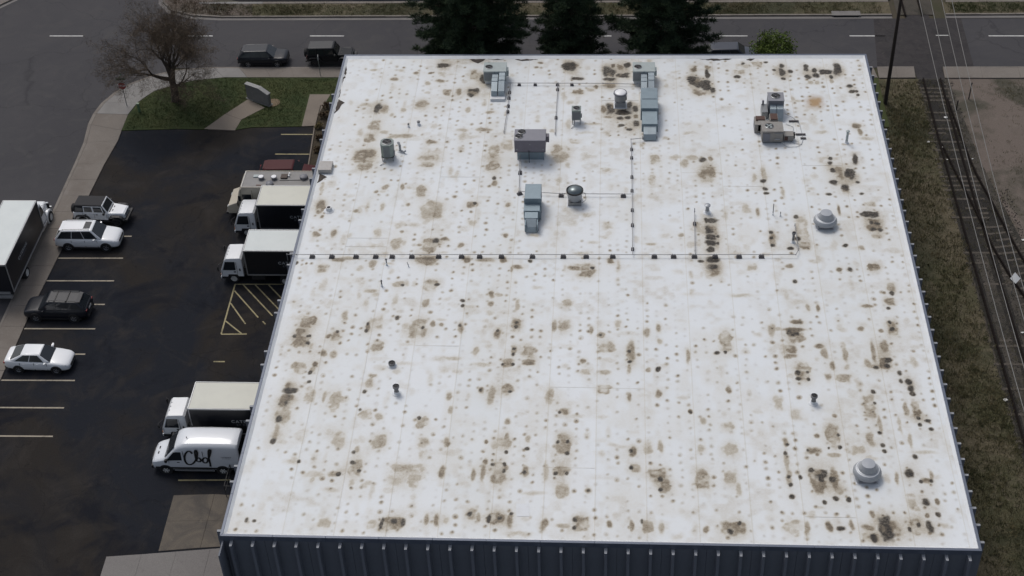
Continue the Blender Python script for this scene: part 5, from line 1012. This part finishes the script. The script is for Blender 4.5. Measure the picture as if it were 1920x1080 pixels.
# white lettered high-roof van
r = thing('cargo_van', 'white high-roof cargo van with black script lettering parked near the front corner', 'van', (-7.78,11.95,LOT_Z), PI)
st = [(0,.45,.70,.62),(-.05,.34,.92,.80),(-.22,.30,1.06,.92),(-.55,.28,1.18,.98),(-.95,.28,1.30,1.0),(-1.15,.28,1.55,1.0),(-1.75,.28,2.28,1.0),(-2.1,.28,2.48,1.0),(-2.6,.28,2.56,1.0),(-4.0,.28,2.58,1.0),(-5.6,.28,2.55,1.0),(-5.82,.32,2.48,.985),(-5.86,.45,2.35,.97)]
rings = []
for x, zl, zt, k in st:
    w_ = 1.02*k; t_ = max(0,min(1,(zt-1.0)/1.5)); zs = zl+(min(zt,1.25)-zl)*.8
    half = [(0,zl),(w_*.86,zl),(w_*.99,zl+.12),(w_,zl+(zt-zl)*.30),(w_*(1-.02*t_),zl+(zt-zl)*.55),(w_*(.97-.07*t_),zt-.16*t_-.04),(w_*(.84-.06*t_),zt-.01),(0,zt+.03)]
    rings.append([(x,a,b_) for a,b_ in half]+[(x,-a,b_) for a,b_ in half[-2:0:-1]])
van_p = cpaint('white_van_paint', (.66,.69,.73), .32)
MB().loft(rings).build('body', van_p, r, 50, sub=1)
pane(r, 'windscreen', [(-.98,-.84,1.36),(-.98,.84,1.36),(-1.72,.76,2.24),(-1.72,-.76,2.24)], .0,1,.02,.98, .03)
for s in (-1,1):
    q = [(-2.15,s*1.012,1.28),(-1.08,s*1.005,1.24),(-1.68,s*.955,1.98),(-2.15,s*.965,1.98)]; q = q if s < 0 else [q[1],q[0],q[3],q[2]]
    pane(r, 'side_window', q, .02,.98,.02,.98, .012)
    wheel(r, -.95, s*.91, .36, .24, wrim, 6); wheel(r, -4.66, s*.91, .36, .24, wrim, 6)
    for xx in (-.95,-4.66): MB().lathe([(.45,-.10),(.45,.022)] if s > 0 else [(.45,.10),(.45,-.022)], 20, (xx,s*1.0,.38), 'y').build('wheel_arch', trim_m, r, 40)
    MB().bx(-5.8,-.3,s*1.005-.03,s*1.005+.025,.50,.66).build('side_moulding', trim_m, r, bevel=.01); MB().bx(-4.1,-1.5,s*.99-.03,s*.99+.03,.30,.36).build('sill', rail_al, r)
    for xx in (-1.25,-2.28,-3.55): MB().bx(xx-.008,xx+.008,s*1.0-.03,s*1.0+.008,.5,1.25 if xx > -2 else 2.1).build('door_gap', seam2_m, r)
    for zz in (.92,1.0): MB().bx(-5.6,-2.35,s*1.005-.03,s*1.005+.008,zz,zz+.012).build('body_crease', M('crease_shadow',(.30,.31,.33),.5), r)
    MB().bx(-1.95,-1.78,s*1.0-.02,s*1.0+.03,1.08,1.13).build('door_handle', trim_m, r)
    MB().hexa([(-1.20,s*1.0,1.22),(-1.05,s*1.0,1.22),(-1.05,s*1.24,1.25),(-1.20,s*1.24,1.25),(-1.20,s*1.0,1.40),(-1.05,s*1.0,1.40),(-1.05,s*1.24,1.50),(-1.20,s*1.24,1.50)]).build('mirror', trim_m, r, bevel=.02)
    MB().hexa([(-.42,s*.66,.86),(-.10,s*.55,.84),(-.16,s*.80,.84),(-.5,s*.93,.88),(-.46,s*.66,1.12),(-.13,s*.55,1.02),(-.2,s*.78,1.02),(-.55,s*.90,1.12)]).build('headlight', lamp_m, r)
    MB().bx(-5.88,-5.80,s*.93-.06,s*.93+.06,.9,1.4).build('tail_light', tail_m, r); MB().hexa([(-.45,s*.22-.10,1.155),(-.38,s*.22-.10,1.135),(-.38,s*.22+.10,1.135),(-.45,s*.22+.10,1.155),(-.45,s*.22-.10,1.185),(-.38,s*.22-.10,1.165),(-.38,s*.22+.10,1.165),(-.45,s*.22+.10,1.185)]).build('bonnet_vent', trim_m, r)
MB().bx(-.10,.03,-.88,.88,.36,.62).build('bumper', trim_m, r, bevel=.04); MB().bx(-.08,.02,-.5,.5,.70,.88).build('grille', trim_m, r, bevel=.02); MB().bx(-5.92,-5.84,-.9,.9,.4,.55).build('rear_bumper', trim_m, r, bevel=.02)
MB().bx(-5.875,-5.855,-.80,.80,1.5,2.2).build('rear_window', glass_m, r); MB().lathe([(.04,2.6),(.03,2.66)], 8, (-2.5,.25,0)).build('aerial', trim_m, r)
# script letters, drawn as brush strokes on the side
def catmull(P, n=8):
    P = [Vector((*p,0)) for p in P]; Q = [P[0]]+P+[P[-1]]; out = []
    for i in range(1, len(Q)-2):
        a,b_,c_,d_ = Q[i-1:i+3]
        for k in range(n):
            t = k/n; out.append(.5*((2*b_)+(c_-a)*t+(2*a-5*b_+4*c_-d_)*t*t+(3*b_-a-3*c_+d_)*t**3))
    out.append(P[-1]); return out
ink_m = M('black_script_lettering', (.012,.013,.016), .5)
strokes = [[(.60,1.00),(.50,1.18),(.32,1.16),(.12,.86),(.03,.46),(.10,.10),(.30,.0),(.52,.12),(.70,.34)],
           [(.70,.34),(.86,.70),(.94,1.08),(.90,1.28),(.82,1.22),(.78,.85),(.78,.30)],
           [(.78,.34),(.86,.58),(1.0,.60),(1.07,.44),(1.0,.28),(.84,.28)],
           [(1.07,.44),(1.2,.40)],
           [(1.54,.50),(1.40,.64),(1.24,.54),(1.18,.34),(1.28,.18),(1.44,.24),(1.58,.54)],
           [(1.58,.54),(1.76,1.0),(1.84,1.30),(1.76,1.36),(1.68,1.16),(1.62,.60),(1.62,.10),(1.60,-.14)]]
for s in (-1,1):
    mb = MB()
    for S in strokes:
        pth = catmull(S)
        for i in range(len(pth)-1):
            a, b_ = pth[i], pth[i+1]; d_ = (b_-a)
            if d_.length < 1e-5: continue
            d_.normalize(); w_ = .040+.024*abs(d_.y); n_ = Vector((-d_.y,d_.x,0))*w_
            a, b_ = a-d_*.012, b_+d_*.012
            mb.slab([a-n_,b_-n_,b_+n_,a+n_], .006, .003+.0002*(i % 3))
    o = mb.build('script_lettering', ink_m, r, fix=False)
    # the side leans in a little towards the roof
    x0 = -4.15 if s > 0 else -2.35
    K = 1.0
    if s < 0: o.matrix_local = Matrix(((K,0,0,-4.25),(0,-.055,-1,-1.035),(0,K,0,.93),(0,0,0,1)))
    else: o.matrix_local = Matrix(((-K,0,0,-2.30),(0,-.055,1,1.035),(0,K,0,.93),(0,0,0,1)))
    lettering('lettering', 'CATERING', .11, M('grey_small_lettering',(.16,.17,.19),.5), r, side_mat(-5.02, s*1.022, 1.62, s), .003, 1.3); lettering('lettering', 'BY DESIGN', .085, letter_m, r, side_mat(-5.02, s*1.022, 1.49, s), .002, 1.3)
# ---------------------------------------------------------------- trees and plants
def leafmat(name, c0, c1, rough=.8):
    m, t, b = new_mat(name); p = world_pos(t)
    c = mix(t, ramp(t, noise(t, p, 1.3, 4), [(.35,0),(.65,1)]), c0, c1)
    c = mix(t, 1.0, c, ramp(t, noise(t, p, 14, 3), [(.3,.7),(.7,1.3)]), 'MULTIPLY')
    t.links.new(c, b.inputs['Base Color']); b.inputs['Roughness'].default_value = rough; b.inputs['Specular IOR Level'].default_value = .25; return m
bark_m = M('grey_brown_bark', (.060,.046,.037), .95, var=.3, scale=4, bmp=.6); twig_m = leafmat('budding_twigs', (.080,.060,.044), (.118,.088,.060))
pbark_m = M('pine_bark', (.055,.040,.030), .95, var=.3, scale=4, bmp=.6)
needle_m = leafmat('pine_needles', (.017,.031,.018), (.042,.064,.030)); fresh_m = leafmat('fresh_spring_leaves', (.060,.100,.016), (.105,.140,.028)); weed_m = leafmat('weeds', (.064,.068,.028), (.160,.135,.075)); grass_m = leafmat('grass_blades', (.028,.046,.012), (.058,.066,.022))
dry_m = leafmat('dry_shrub', (.07,.045,.03), (.12,.085,.045)); straw_m = leafmat('straw_clump', (.22,.18,.09), (.14,.11,.05))
def rv(s=1): return Vector((rnd.gauss(0,s),rnd.gauss(0,s),rnd.gauss(0,s)))
def bare_tree(label, x, y, z, H):
    global rnd
    keep = rnd; rnd = random.Random(23)
    r = thing('bare_tree', label, 'tree', (x,y,z)); trunk, twigs = MB(), MB()
    def grow(p, d, L, r0, depth):
        n = 3 if depth < 4 else 2; pts = [p.copy()]; q = p.copy(); dd = d.copy(); rr = r0
        for i in range(n):
            dd = (dd+rv(.10 if depth < 3 else .18)+Vector((0,0,.05 if depth < 3 else .02))).normalized(); q2 = q+dd*(L/n); r2 = rr*(.86 if depth else .90)
            (trunk if depth < 4 else twigs).cyl(q, q2, rr, r2, 8 if depth < 2 else (5 if depth < 4 else 3), False); q, rr = q2, r2; pts.append(q.copy())
        if depth >= 6: return
        nc = (6,4,4,4,3,3)[depth]
        for k in range(nc):
            base = pts[-1] if k < 2 else pts[rnd.randint(1, len(pts)-1)]
            perp = dd.cross(rv(1)).normalized(); spread = rnd.uniform(.30,.75) if depth else rnd.uniform(.45,1.0)
            nd_ = (dd*math.cos(spread)+perp*math.sin(spread)); nd_.x -= .035 if depth < 3 else 0; nd_.z += .10 if depth < 3 else -.02
            if base.length > .1 and depth > 1:
                o_ = Vector((base.x,base.y,0)); nd_ += (o_.normalized()*.15 if o_.length > .3 else Vector())
            grow(base, nd_.normalized(), L*rnd.uniform(.68,.92), rr*rnd.uniform(.55,.74), depth+1)
    grow(Vector((0,0,-.1)), Vector((-.10,-.02,1)).normalized(), H*.11, H*.0165, 0)
    for a in range(5): trunk.cyl((0,0,.25),(.55*math.cos(a*1.3),.55*math.sin(a*1.3),-.1),.16,.06,5,False)
    # thin outer twigs with buds
    base = list(twigs.v); n = len(base)
    buds = MB()
    for i in range(36000):
        p_ = Vector(base[rnd.randrange(n)])+rv(.10); d_ = (rv(1)+Vector((p_.x*.10,p_.y*.10,.1))).normalized()*rnd.uniform(.15,.5); s_ = d_.cross(rv(1)).normalized()*rnd.uniform(.006,.013)
        buds.add([p_-s_,p_+s_,p_+d_],[(0,1,2)])
    trunk.build('trunk', bark_m, r, 60, fix=False); twigs.build('crown', twig_m, r, fix=False); buds.build('twig_tips', twig_m, r, fix=False); rnd = keep
    return r
def pine(label, x, y, H, Rm, seed, zlow=1.2):
    global rnd
    keep = rnd; rnd = random.Random(seed)
    r = thing('pine_tree', label, 'tree', (x,y,.08)); tk, br, nl = MB(), MB(), MB()
    p = Vector((0,0,-.1)); rr = H*.018
    for k in range(8):
        q_ = Vector((rnd.uniform(-.08,.08),rnd.uniform(-.08,.08),H*.95*(k+1)/8)); tk.cyl(p, q_, rr, rr*.82, 8, False); p, rr = q_, rr*.82
    clumps = []
    z = zlow
    while z < H*.97:
        t_ = (z-zlow)/(H-zlow); rad = Rm*(1-t_)**.45*min(1,.72+t_*1.1)*(.90+.12*math.sin(t_*23)); n = max(3, int(8.5-4*t_)); a0 = rnd.uniform(0,6.28)
        for k in range(n):
            a = a0+2*PI*k/n+rnd.uniform(-.35,.35); L = rad*rnd.uniform(.72,1.06); up = rnd.uniform(-.05,.28)
            e = Vector((math.cos(a)*L, math.sin(a)*L, z+L*up)); b_ = Vector((0,0,z)); br.cyl(b_, e, .06*(1-t_)+.02, .015, 4, False)
            m_ = max(2, int(L/.50))
            for j in range(m_):
                f = (j+1)/m_
                if f < .28: continue
                c_ = b_.lerp(e,f); side = Vector((-math.sin(a),math.cos(a),0)); w_ = .50*(1.2-f)*min(1,L/2.5)
                for u in ((-1.25,-.5,.3,1.1) if L > 1.6 else (-.5,.5)): clumps.append((c_+side*u*w_*rnd.uniform(.6,1.4)+rv(.11), rnd.uniform(.30,.52)))
        z += rnd.uniform(.42,.62)*(1 if H > 9 else .8)
    clumps.append((Vector((0,0,H*.97)),.35))
    for c_, s_ in clumps:
        for k in range(46):
            d_ = rv(1).normalized(); d_.z = abs(d_.z)*.9-.12; o_ = c_+Vector((d_.x,d_.y,d_.z*.75))*s_*rnd.uniform(.1,.75); L = s_*rnd.uniform(.45,.85); dd = (d_+rv(.35)+Vector((0,0,.25))).normalized(); w_ = dd.cross(rv(1)).normalized()*rnd.uniform(.018,.035)
            nl.add([o_-w_,o_+w_,o_+dd*L],[(0,1,2)])
    tk.build('trunk', pbark_m, r, 60, fix=False); br.build('limbs', pbark_m, r, fix=False); nl.build('crown', needle_m, r, fix=False); rnd = keep
    return r
def leafy(name, label, cat, x, y, z, R_, H, zc, mat, n, leaf, seed, stems=5, group=None):
    q = random.Random(seed); r = thing(name, label, cat, (x,y,z), 0, group); tk, lf = MB(), MB()
    g = lambda s: Vector((q.gauss(0,s),q.gauss(0,s),q.gauss(0,s)))
    tips = []
    for k in range(stems*6):
        a = q.uniform(0,6.28); rr = R_*math.sqrt(q.random())*.85; e = Vector((math.cos(a)*rr,math.sin(a)*rr,zc+(H-zc)*q.uniform(.1,1)*math.sqrt(max(.05,1-(rr/R_)**2))))
        tips.append(e)
    b_ = Vector((0,0,-.05)); top = Vector((0,0,max(.1,zc*.75)))
    tk.cyl(b_, top, max(.02,R_*.05), max(.015,R_*.035), 7, False)
    for e in tips: tk.cyl(top, e, max(.008,R_*.016), .006, 4, False)
    for e in tips:
        for k in range(n):
            c_ = e+g(R_*.13); d_ = g(1).normalized(); u = d_.cross(g(1)).normalized(); s_ = leaf*q.uniform(.6,1.3)
            lf.add([c_-u*s_*.35,c_+d_*s_*.5-u*s_*.0+u*s_*.35*0,c_+u*s_*.35,c_-d_*s_*.5],[(0,1,2,3)])
    tk.build('trunk' if cat == 'tree' else 'stems', bark_m, r, fix=False); lf.build('crown' if cat == 'tree' else 'foliage', mat, r, fix=False); return r
bare_tree('large bare budding tree on the street corner lawn', -16.06, 53.85, .10, 23)
pine('broad dark pine behind the far roof edge, leftmost of three', 9.7, 55.9, 16.5, 6.5, 3)
pine('narrow dark pine behind the far roof edge, middle of three', 18.1, 55.6, 14.5, 4.0, 5)
pine('dark pine behind the far roof edge, rightmost of three', 25.8, 55.8, 15.5, 5.3, 9)
leafy('small_tree', 'small bright green leafy tree behind the far right roof edge', 'tree', 34.5, 53.4, .1, 2.0, 6.7, 4.3, fresh_m, 90, .16, 21, 9)
for k, (lb, x, y, rr, mt) in enumerate((('brown dry shrub at the far end of the planting bed',-2.7,52.6,.42,dry_m),('brown dry shrub second from the far end of the planting bed',-2.75,51.3,.45,dry_m),('straw-yellow grass clump at the corner of the planting bed',-2.95,49.7,.38,straw_m),('brown dry shrub by the first stall line at the wall',-2.6,48.0,.34,dry_m),('brown dry shrub by the second stall line at the wall',-2.5,46.3,.34,dry_m))):
    leafy('shrub', lb, 'shrub', x, y, .1, rr, rr*1.4, rr*.35, mt, 26, .10, 40+k, 4, 'shrubs in the planting bed')
# tufts: grass and weeds nobody could count
def inpoly(x, y, poly):
    c = False; n = len(poly)
    for i in range(n):
        (x1,y1),(x2,y2) = poly[i], poly[i-1]
        if (y1 > y) != (y2 > y) and x < (x2-x1)*(y-y1)/(y2-y1)+x1: c = not c
    return c
def tufts(name, label, cat, poly, n, h, mat, z, blades=5, spread=.10, avoid=(), clump=0):
    mb = MB(); xs = [p_[0] for p_ in poly]; ys = [p_[1] for p_ in poly]; k = 0
    cs = [(rnd.uniform(min(xs),max(xs)), rnd.uniform(min(ys),max(ys))) for _ in range(clump)] if clump else None
    g = 0
    while k < n and g < n*12:
        g += 1
        if cs and rnd.random() < .75:
            c_ = rnd.choice(cs); x, y = c_[0]+rnd.gauss(0,.7), c_[1]+rnd.gauss(0,1.1)
        else: x, y = rnd.uniform(min(xs),max(xs)), rnd.uniform(min(ys),max(ys))
        if not inpoly(x,y,poly) or any(inpoly(x,y,a) for a in avoid): continue
        k += 1; hh = h*rnd.uniform(.4,1.4)
        for j in range(blades):
            a = rnd.uniform(0,6.28); b_ = Vector((x+rnd.gauss(0,spread*.5),y+rnd.gauss(0,spread*.5),z)); d_ = Vector((math.cos(a)*hh*.6,math.sin(a)*hh*.6,hh)); w_ = Vector((-math.sin(a),math.cos(a),0))*hh*.10
            mb.add([b_-w_,b_+w_,b_+d_],[(0,1,2)])
    o = mb.build(name, mat, fix=False); return tag(o, label, cat, kind='stuff')
lawn_poly = [(-19.5,49.5),(-3.4,50.1),(-2.6,54.5),(-.6,57.2),(-12.6,57.3),(-15.1,56.8),(-16.6,56.2),(-18.3,55.1),(-19.2,53.5)]
w1 = [(-12.8,49.2),(-9.7,49.1),(-9.6,50.9),(-7.9,52.7),(-9.75,54.2)]; w2 = [(-4.6,49.8),(-3.2,49.9),(-2.6,54.9),(-4.7,54.9)]
tufts('grass', 'short green grass of the corner lawn', 'grass', lawn_poly, 9000, .10, grass_m, .09, 4, .12, (w1,w2))
tufts('weeds', 'rough weeds and dry grass between the warehouse and the railway', 'weeds', [(41.9,-4),(47.7,-4),(47.7,57),(44.3,57),(44.3,50.2),(41.9,50)], 11000, .20, weed_m, .01, 5, .22, clump=150)
tufts('weeds', 'sparse weeds growing between the railway tracks', 'weeds', [(47.6,-4),(53,-4),(53,30),(50.8,45),(50.1,57),(47.6,57)], 3200, .14, weed_m, .02, 5, .2, clump=90)
tufts('weeds', 'patchy weeds on the gravel lot beyond the tracks', 'weeds', [(52,30),(70,30),(70,57),(50.4,57)], 3600, .12, weed_m, .01, 5, .2, clump=40)
tufts('weeds', 'grass and weeds of the verge across the back street', 'weeds', [(-16,68.0),(46,68.0),(46,70.0),(-16,70.0)], 5500, .16, weed_m, .09, 5, .2, clump=60)
tufts('weeds', 'dry weeds of the corner verge behind the bare tree', 'weeds', [(-21,71.5),(-18.5,68.6),(-14,68.0),(-14,70),(-17.9,71),(-18,79)], 1200, .16, dry_m, .09, 5, .2)
tufts('weeds', 'grass on the verge right of the crossing', 'weeds', [(52,68.2),(75,68.4),(75,70),(52,69.9)], 1600, .16, grass_m, .09, 5, .2, clump=20)
mb = MB()
for k in range(6500):
    x, y = rnd.uniform(47.4,52.2), rnd.uniform(-2,57)
    if x > 50.4 and y > 42: continue
    s_ = rnd.uniform(.03,.075); v = [Vector((x,y,.03))+Vector((a*s_*rnd.uniform(.6,1.3),b_*s_*rnd.uniform(.6,1.3),c_*s_)) for a,b_,c_ in ((-1,-.6,0),(1,-.6,0),(0,1,0),(.1,.1,1))]; mb.add(v,[(0,1,3),(1,2,3),(2,0,3)])
tag(mb.build('ballast_stones', M('ballast_stone',(.085,.075,.066),.95,var=.5,scale=9), fix=False), 'loose grey stones of the track bed', 'gravel', kind='stuff')

# ---------------------------------------------------------------- street furniture
galvp = M('sign_post_steel', (.30,.31,.31), .5, metal=.5); green_m = M('street_sign_green', (.012,.10,.055), .5); redsign_m = M('stop_sign_red', (.30,.018,.022), .45); wsign_m = M('sign_white', (.68,.69,.68), .5)
r = thing('stop_sign', 'red stop sign under green street name plates at the corner', 'road sign', (-20.15,53.0,.10))
MB().bx(-.03,.03,-.03,.03,-.1,3.05).build('post', galvp, r)
oc = [(.38*math.cos(PI/8+k*PI/4), .38*math.sin(PI/8+k*PI/4)) for k in range(8)]
MB().prism_xz([(a*1.0,b_+2.05) for a,b_ in oc], -.062, -.045).build('sign_plate', wsign_m, r); MB().prism_xz([(a*.93,b_*.93+2.05) for a,b_ in oc], -.068, -.0635).build('sign_face', redsign_m, r)
lettering('lettering', 'STOP', .26, wsign_m, r, Matrix(((1,0,0,0),(0,0,-1,-.072),(0,1,0,2.05),(0,0,0,1))), .004)
MB().bx(-.42,.42,-.02,-.005,2.62,2.80).build('name_plate', green_m, r); MB().bx(-.012,.003,-.42,.42,2.86,3.04).build('name_plate', green_m, r)
r = thing('utility_marker', 'short green utility marker post on the corner lawn', 'marker post', (-18.8,52.05,.1)); gm2 = M('pale_green_plastic',(.10,.17,.09),.6)
MB().bx(-.10,.10,-.08,.08,-.05,.80).build('post', gm2, r, bevel=.03); MB().bx(-.12,.12,-.10,.10,.80,.90).build('cap', M('pale_cap',(.30,.36,.27),.6), r, bevel=.03)
stone_m = M('grey_monument_stone', (.19,.19,.185), .85, var=.18, scale=3, bmp=.4, dirt=(.12,.12,.115), dirt_amt=.6)
r = thing('monument_sign', 'grey stone monument slab standing on the corner lawn', 'monument sign', (-8.7,53.65,.1), math.atan2(-1.23,2.13))
MB().prism_xz([(-1.25,-.1),(1.22,-.1),(1.22,1.12),(.25,1.45),(-1.25,1.42)], -.17, .17).build('slab', stone_m, r, bevel=.03); MB().prism_xz([(-1.30,1.425),(.27,1.455),(1.27,1.12),(1.27,1.20),(.28,1.54),(-1.30,1.51)], -.21, .21).build('cap', M('pale_stone_cap',(.28,.28,.275),.8,var=.1), r, bevel=.02)
MB().bx(-1.35,1.32,-.26,.26,-.1,.06).build('footing', stone_m, r); MB().lathe([(.62,-.05),(.60,.03),(.01,.05)], 18, (1.15,.45,0)).build('gravel_ring', M('tan_gravel_ring',(.16,.12,.075),.95,var=.3,scale=8), r)
r = thing('sign_post', 'thin pale sign post on the pavement beside the black off-road car', 'sign post', (-4.03,57.7,.12)); MB().bx(-.025,.025,-.025,.025,-.1,2.1).build('post', galvp, r); MB().bx(-.012,.012,-.15,.15,1.6,2.05).build('sign_plate', wsign_m, r)
# utility pole and wires
wood_m = M('dark_pole_timber', (.034,.026,.021), .95, var=.3, scale=3, bmp=.4); wire_m = M('aluminium_wire', (.21,.205,.195), .5, metal=.2)
r = thing('utility_pole', 'tall dark timber utility pole beside the far right roof corner', 'utility pole', (44.32,53.5,0))
MB().cyl((0,0,-.2),(-.05,-.15,13.2),.17,.11,12).build('pole', wood_m, r, 40); MB().bx(-.3,3.6,-.19,-.07,12.2,12.34).build('crossarm', wood_m, r)
for x in (.55,1.45,2.35,3.1): MB().lathe([(.05,12.34),(.07,12.42),(.04,12.50)], 8, (x,-.13,0)).build('insulator', dunit_m, r)
MB().tube([(0,-.1,11.9),(.55,-.12,12.2)], .03).build('brace', wood_m, r)
wires = (('thin overhead wire nearest the warehouse wall',44.87,44.62,44.10,12.45),('thin overhead wire, second from the warehouse wall',45.77,45.3,45.0,12.45),('thin overhead wire, third from the warehouse wall',46.6,46.1,45.7,12.45),('thin overhead wire farthest from the warehouse wall',47.4,46.6,46.1,12.45))
for lb, xa, xm, xb, zt in wires:
    pts = []
    for k in range(25):
        t_ = k/24; y = 53.37-75*t_; x = xa*(1-t_)*(1-2*t_)+4*xm*t_*(1-t_)+xb*t_*(2*t_-1); sag = 2.1*4*t_*(1-t_); pts.append((x-xa, y-53.37, -sag))
    o = MB().tube(pts, .022, 5).build('overhead_wire', wire_m, fix=False, loc=(xa,53.37,zt)); tag(o, lb, 'wire', 'overhead wires')
    o2 = MB().tube([(0,0,0),(.4,20,-.9),(.8,45,0)], .016, 5).build('wire_span', wire_m, o, fix=False)
r = thing('trackside_sign', 'small white diamond sign on a thin post between the tracks', 'sign', (49.95,29.3,0)); MB().cyl((0,0,-.1),(0,.0,1.5),.025,n=8).build('post', galvp, r)
MB().slab([(0,-.38,1.35),(.36,-.05,1.55),(0,.28,1.85),(-.36,-.05,1.55)], .02, .01).build('sign_plate', wsign_m, r)
for lb, x, y, h in (('dark marker post at the pavement end beyond the tracks',51.3,54.2,1.6),('short dark post beside the siding rail near the road',50.0,52.6,.9)):
    r = thing('marker_post', lb, 'post', (x,y,0)); MB().cyl((0,0,-.1),(.02,0,h),.05,n=8).build('post', trim_m, r); MB().lathe([(.07,h-.05),(.05,h+.05),(.01,h+.07)], 8, (.02,0,0)).build('cap', trim_m, r)
litter_m = M('litter_white', (.62,.62,.60), .7)
for lb, x, y, s_ in (('bright white scrap lying between the rails near the road',48.95,51.4,.32),('white scrap beside the left rail, farther of two',48.0,47.2,.18),('pale board scrap lying left of the straight track',47.0,47.9,.30),('white scrap on the siding rail',50.1,45.6,.16),('white scrap beyond the curving siding',52.0,35.4,.26),('white paper scrap between the tracks right of the straight track',49.9,25.2,.25),('white scrap left of the straight track near the front',47.5,18.6,.30),('small white scrap by the left rail in the middle',48.1,45.5,.14)):
    pts = [(s_*.6*rnd.uniform(.6,1)*math.cos(a),s_*.6*rnd.uniform(.4,.8)*math.sin(a)) for a in np.linspace(0,5.3,7)]
    mb = MB().prism(pts, 0, .012); mb.v = [(a,b_,c_+.06*s_*math.sin(7*a/s_)+.05*s_) for a,b_,c_ in mb.v]
    tag(mb.build('litter', litter_m, loc=(x,y,.09)), lb, 'litter', 'litter along the tracks')
# kerb inlet on the far side of the back street
r = thing('storm_drain', 'concrete kerb inlet across the back street near the crossing', 'storm drain', (42.7,67.85,0)); MB().bx(-1.3,1.3,-.28,.5,.13,.20).build('cover_slab', newc_m, r, bevel=.02); MB().bx(-1.1,1.1,-.30,-.2,.0,.13).build('mouth', black_m, r)
# handrail by the wall near the van
r = thing('handrail', 'black metal handrail at the wall beside the white lettered van', 'handrail', (-2.6,10.0,LOT_Z))
for y in (-.9,0,.9): MB().cyl((0,y,0),(0,y,1.0),.025,n=8).build('post', trim_m, r)
MB().tube([(0,-.9,1.0),(0,.9,1.0)], .025).build('top_rail', trim_m, r); MB().tube([(0,-.9,.5),(0,.9,.5)], .02).build('mid_rail', trim_m, r); MB().tube([(0,-.9,1.0),(.9,-.9,1.0),(.9,-.9,0)], .025).build('return_rail', trim_m, r)
scn.render.engine = 'CYCLES'
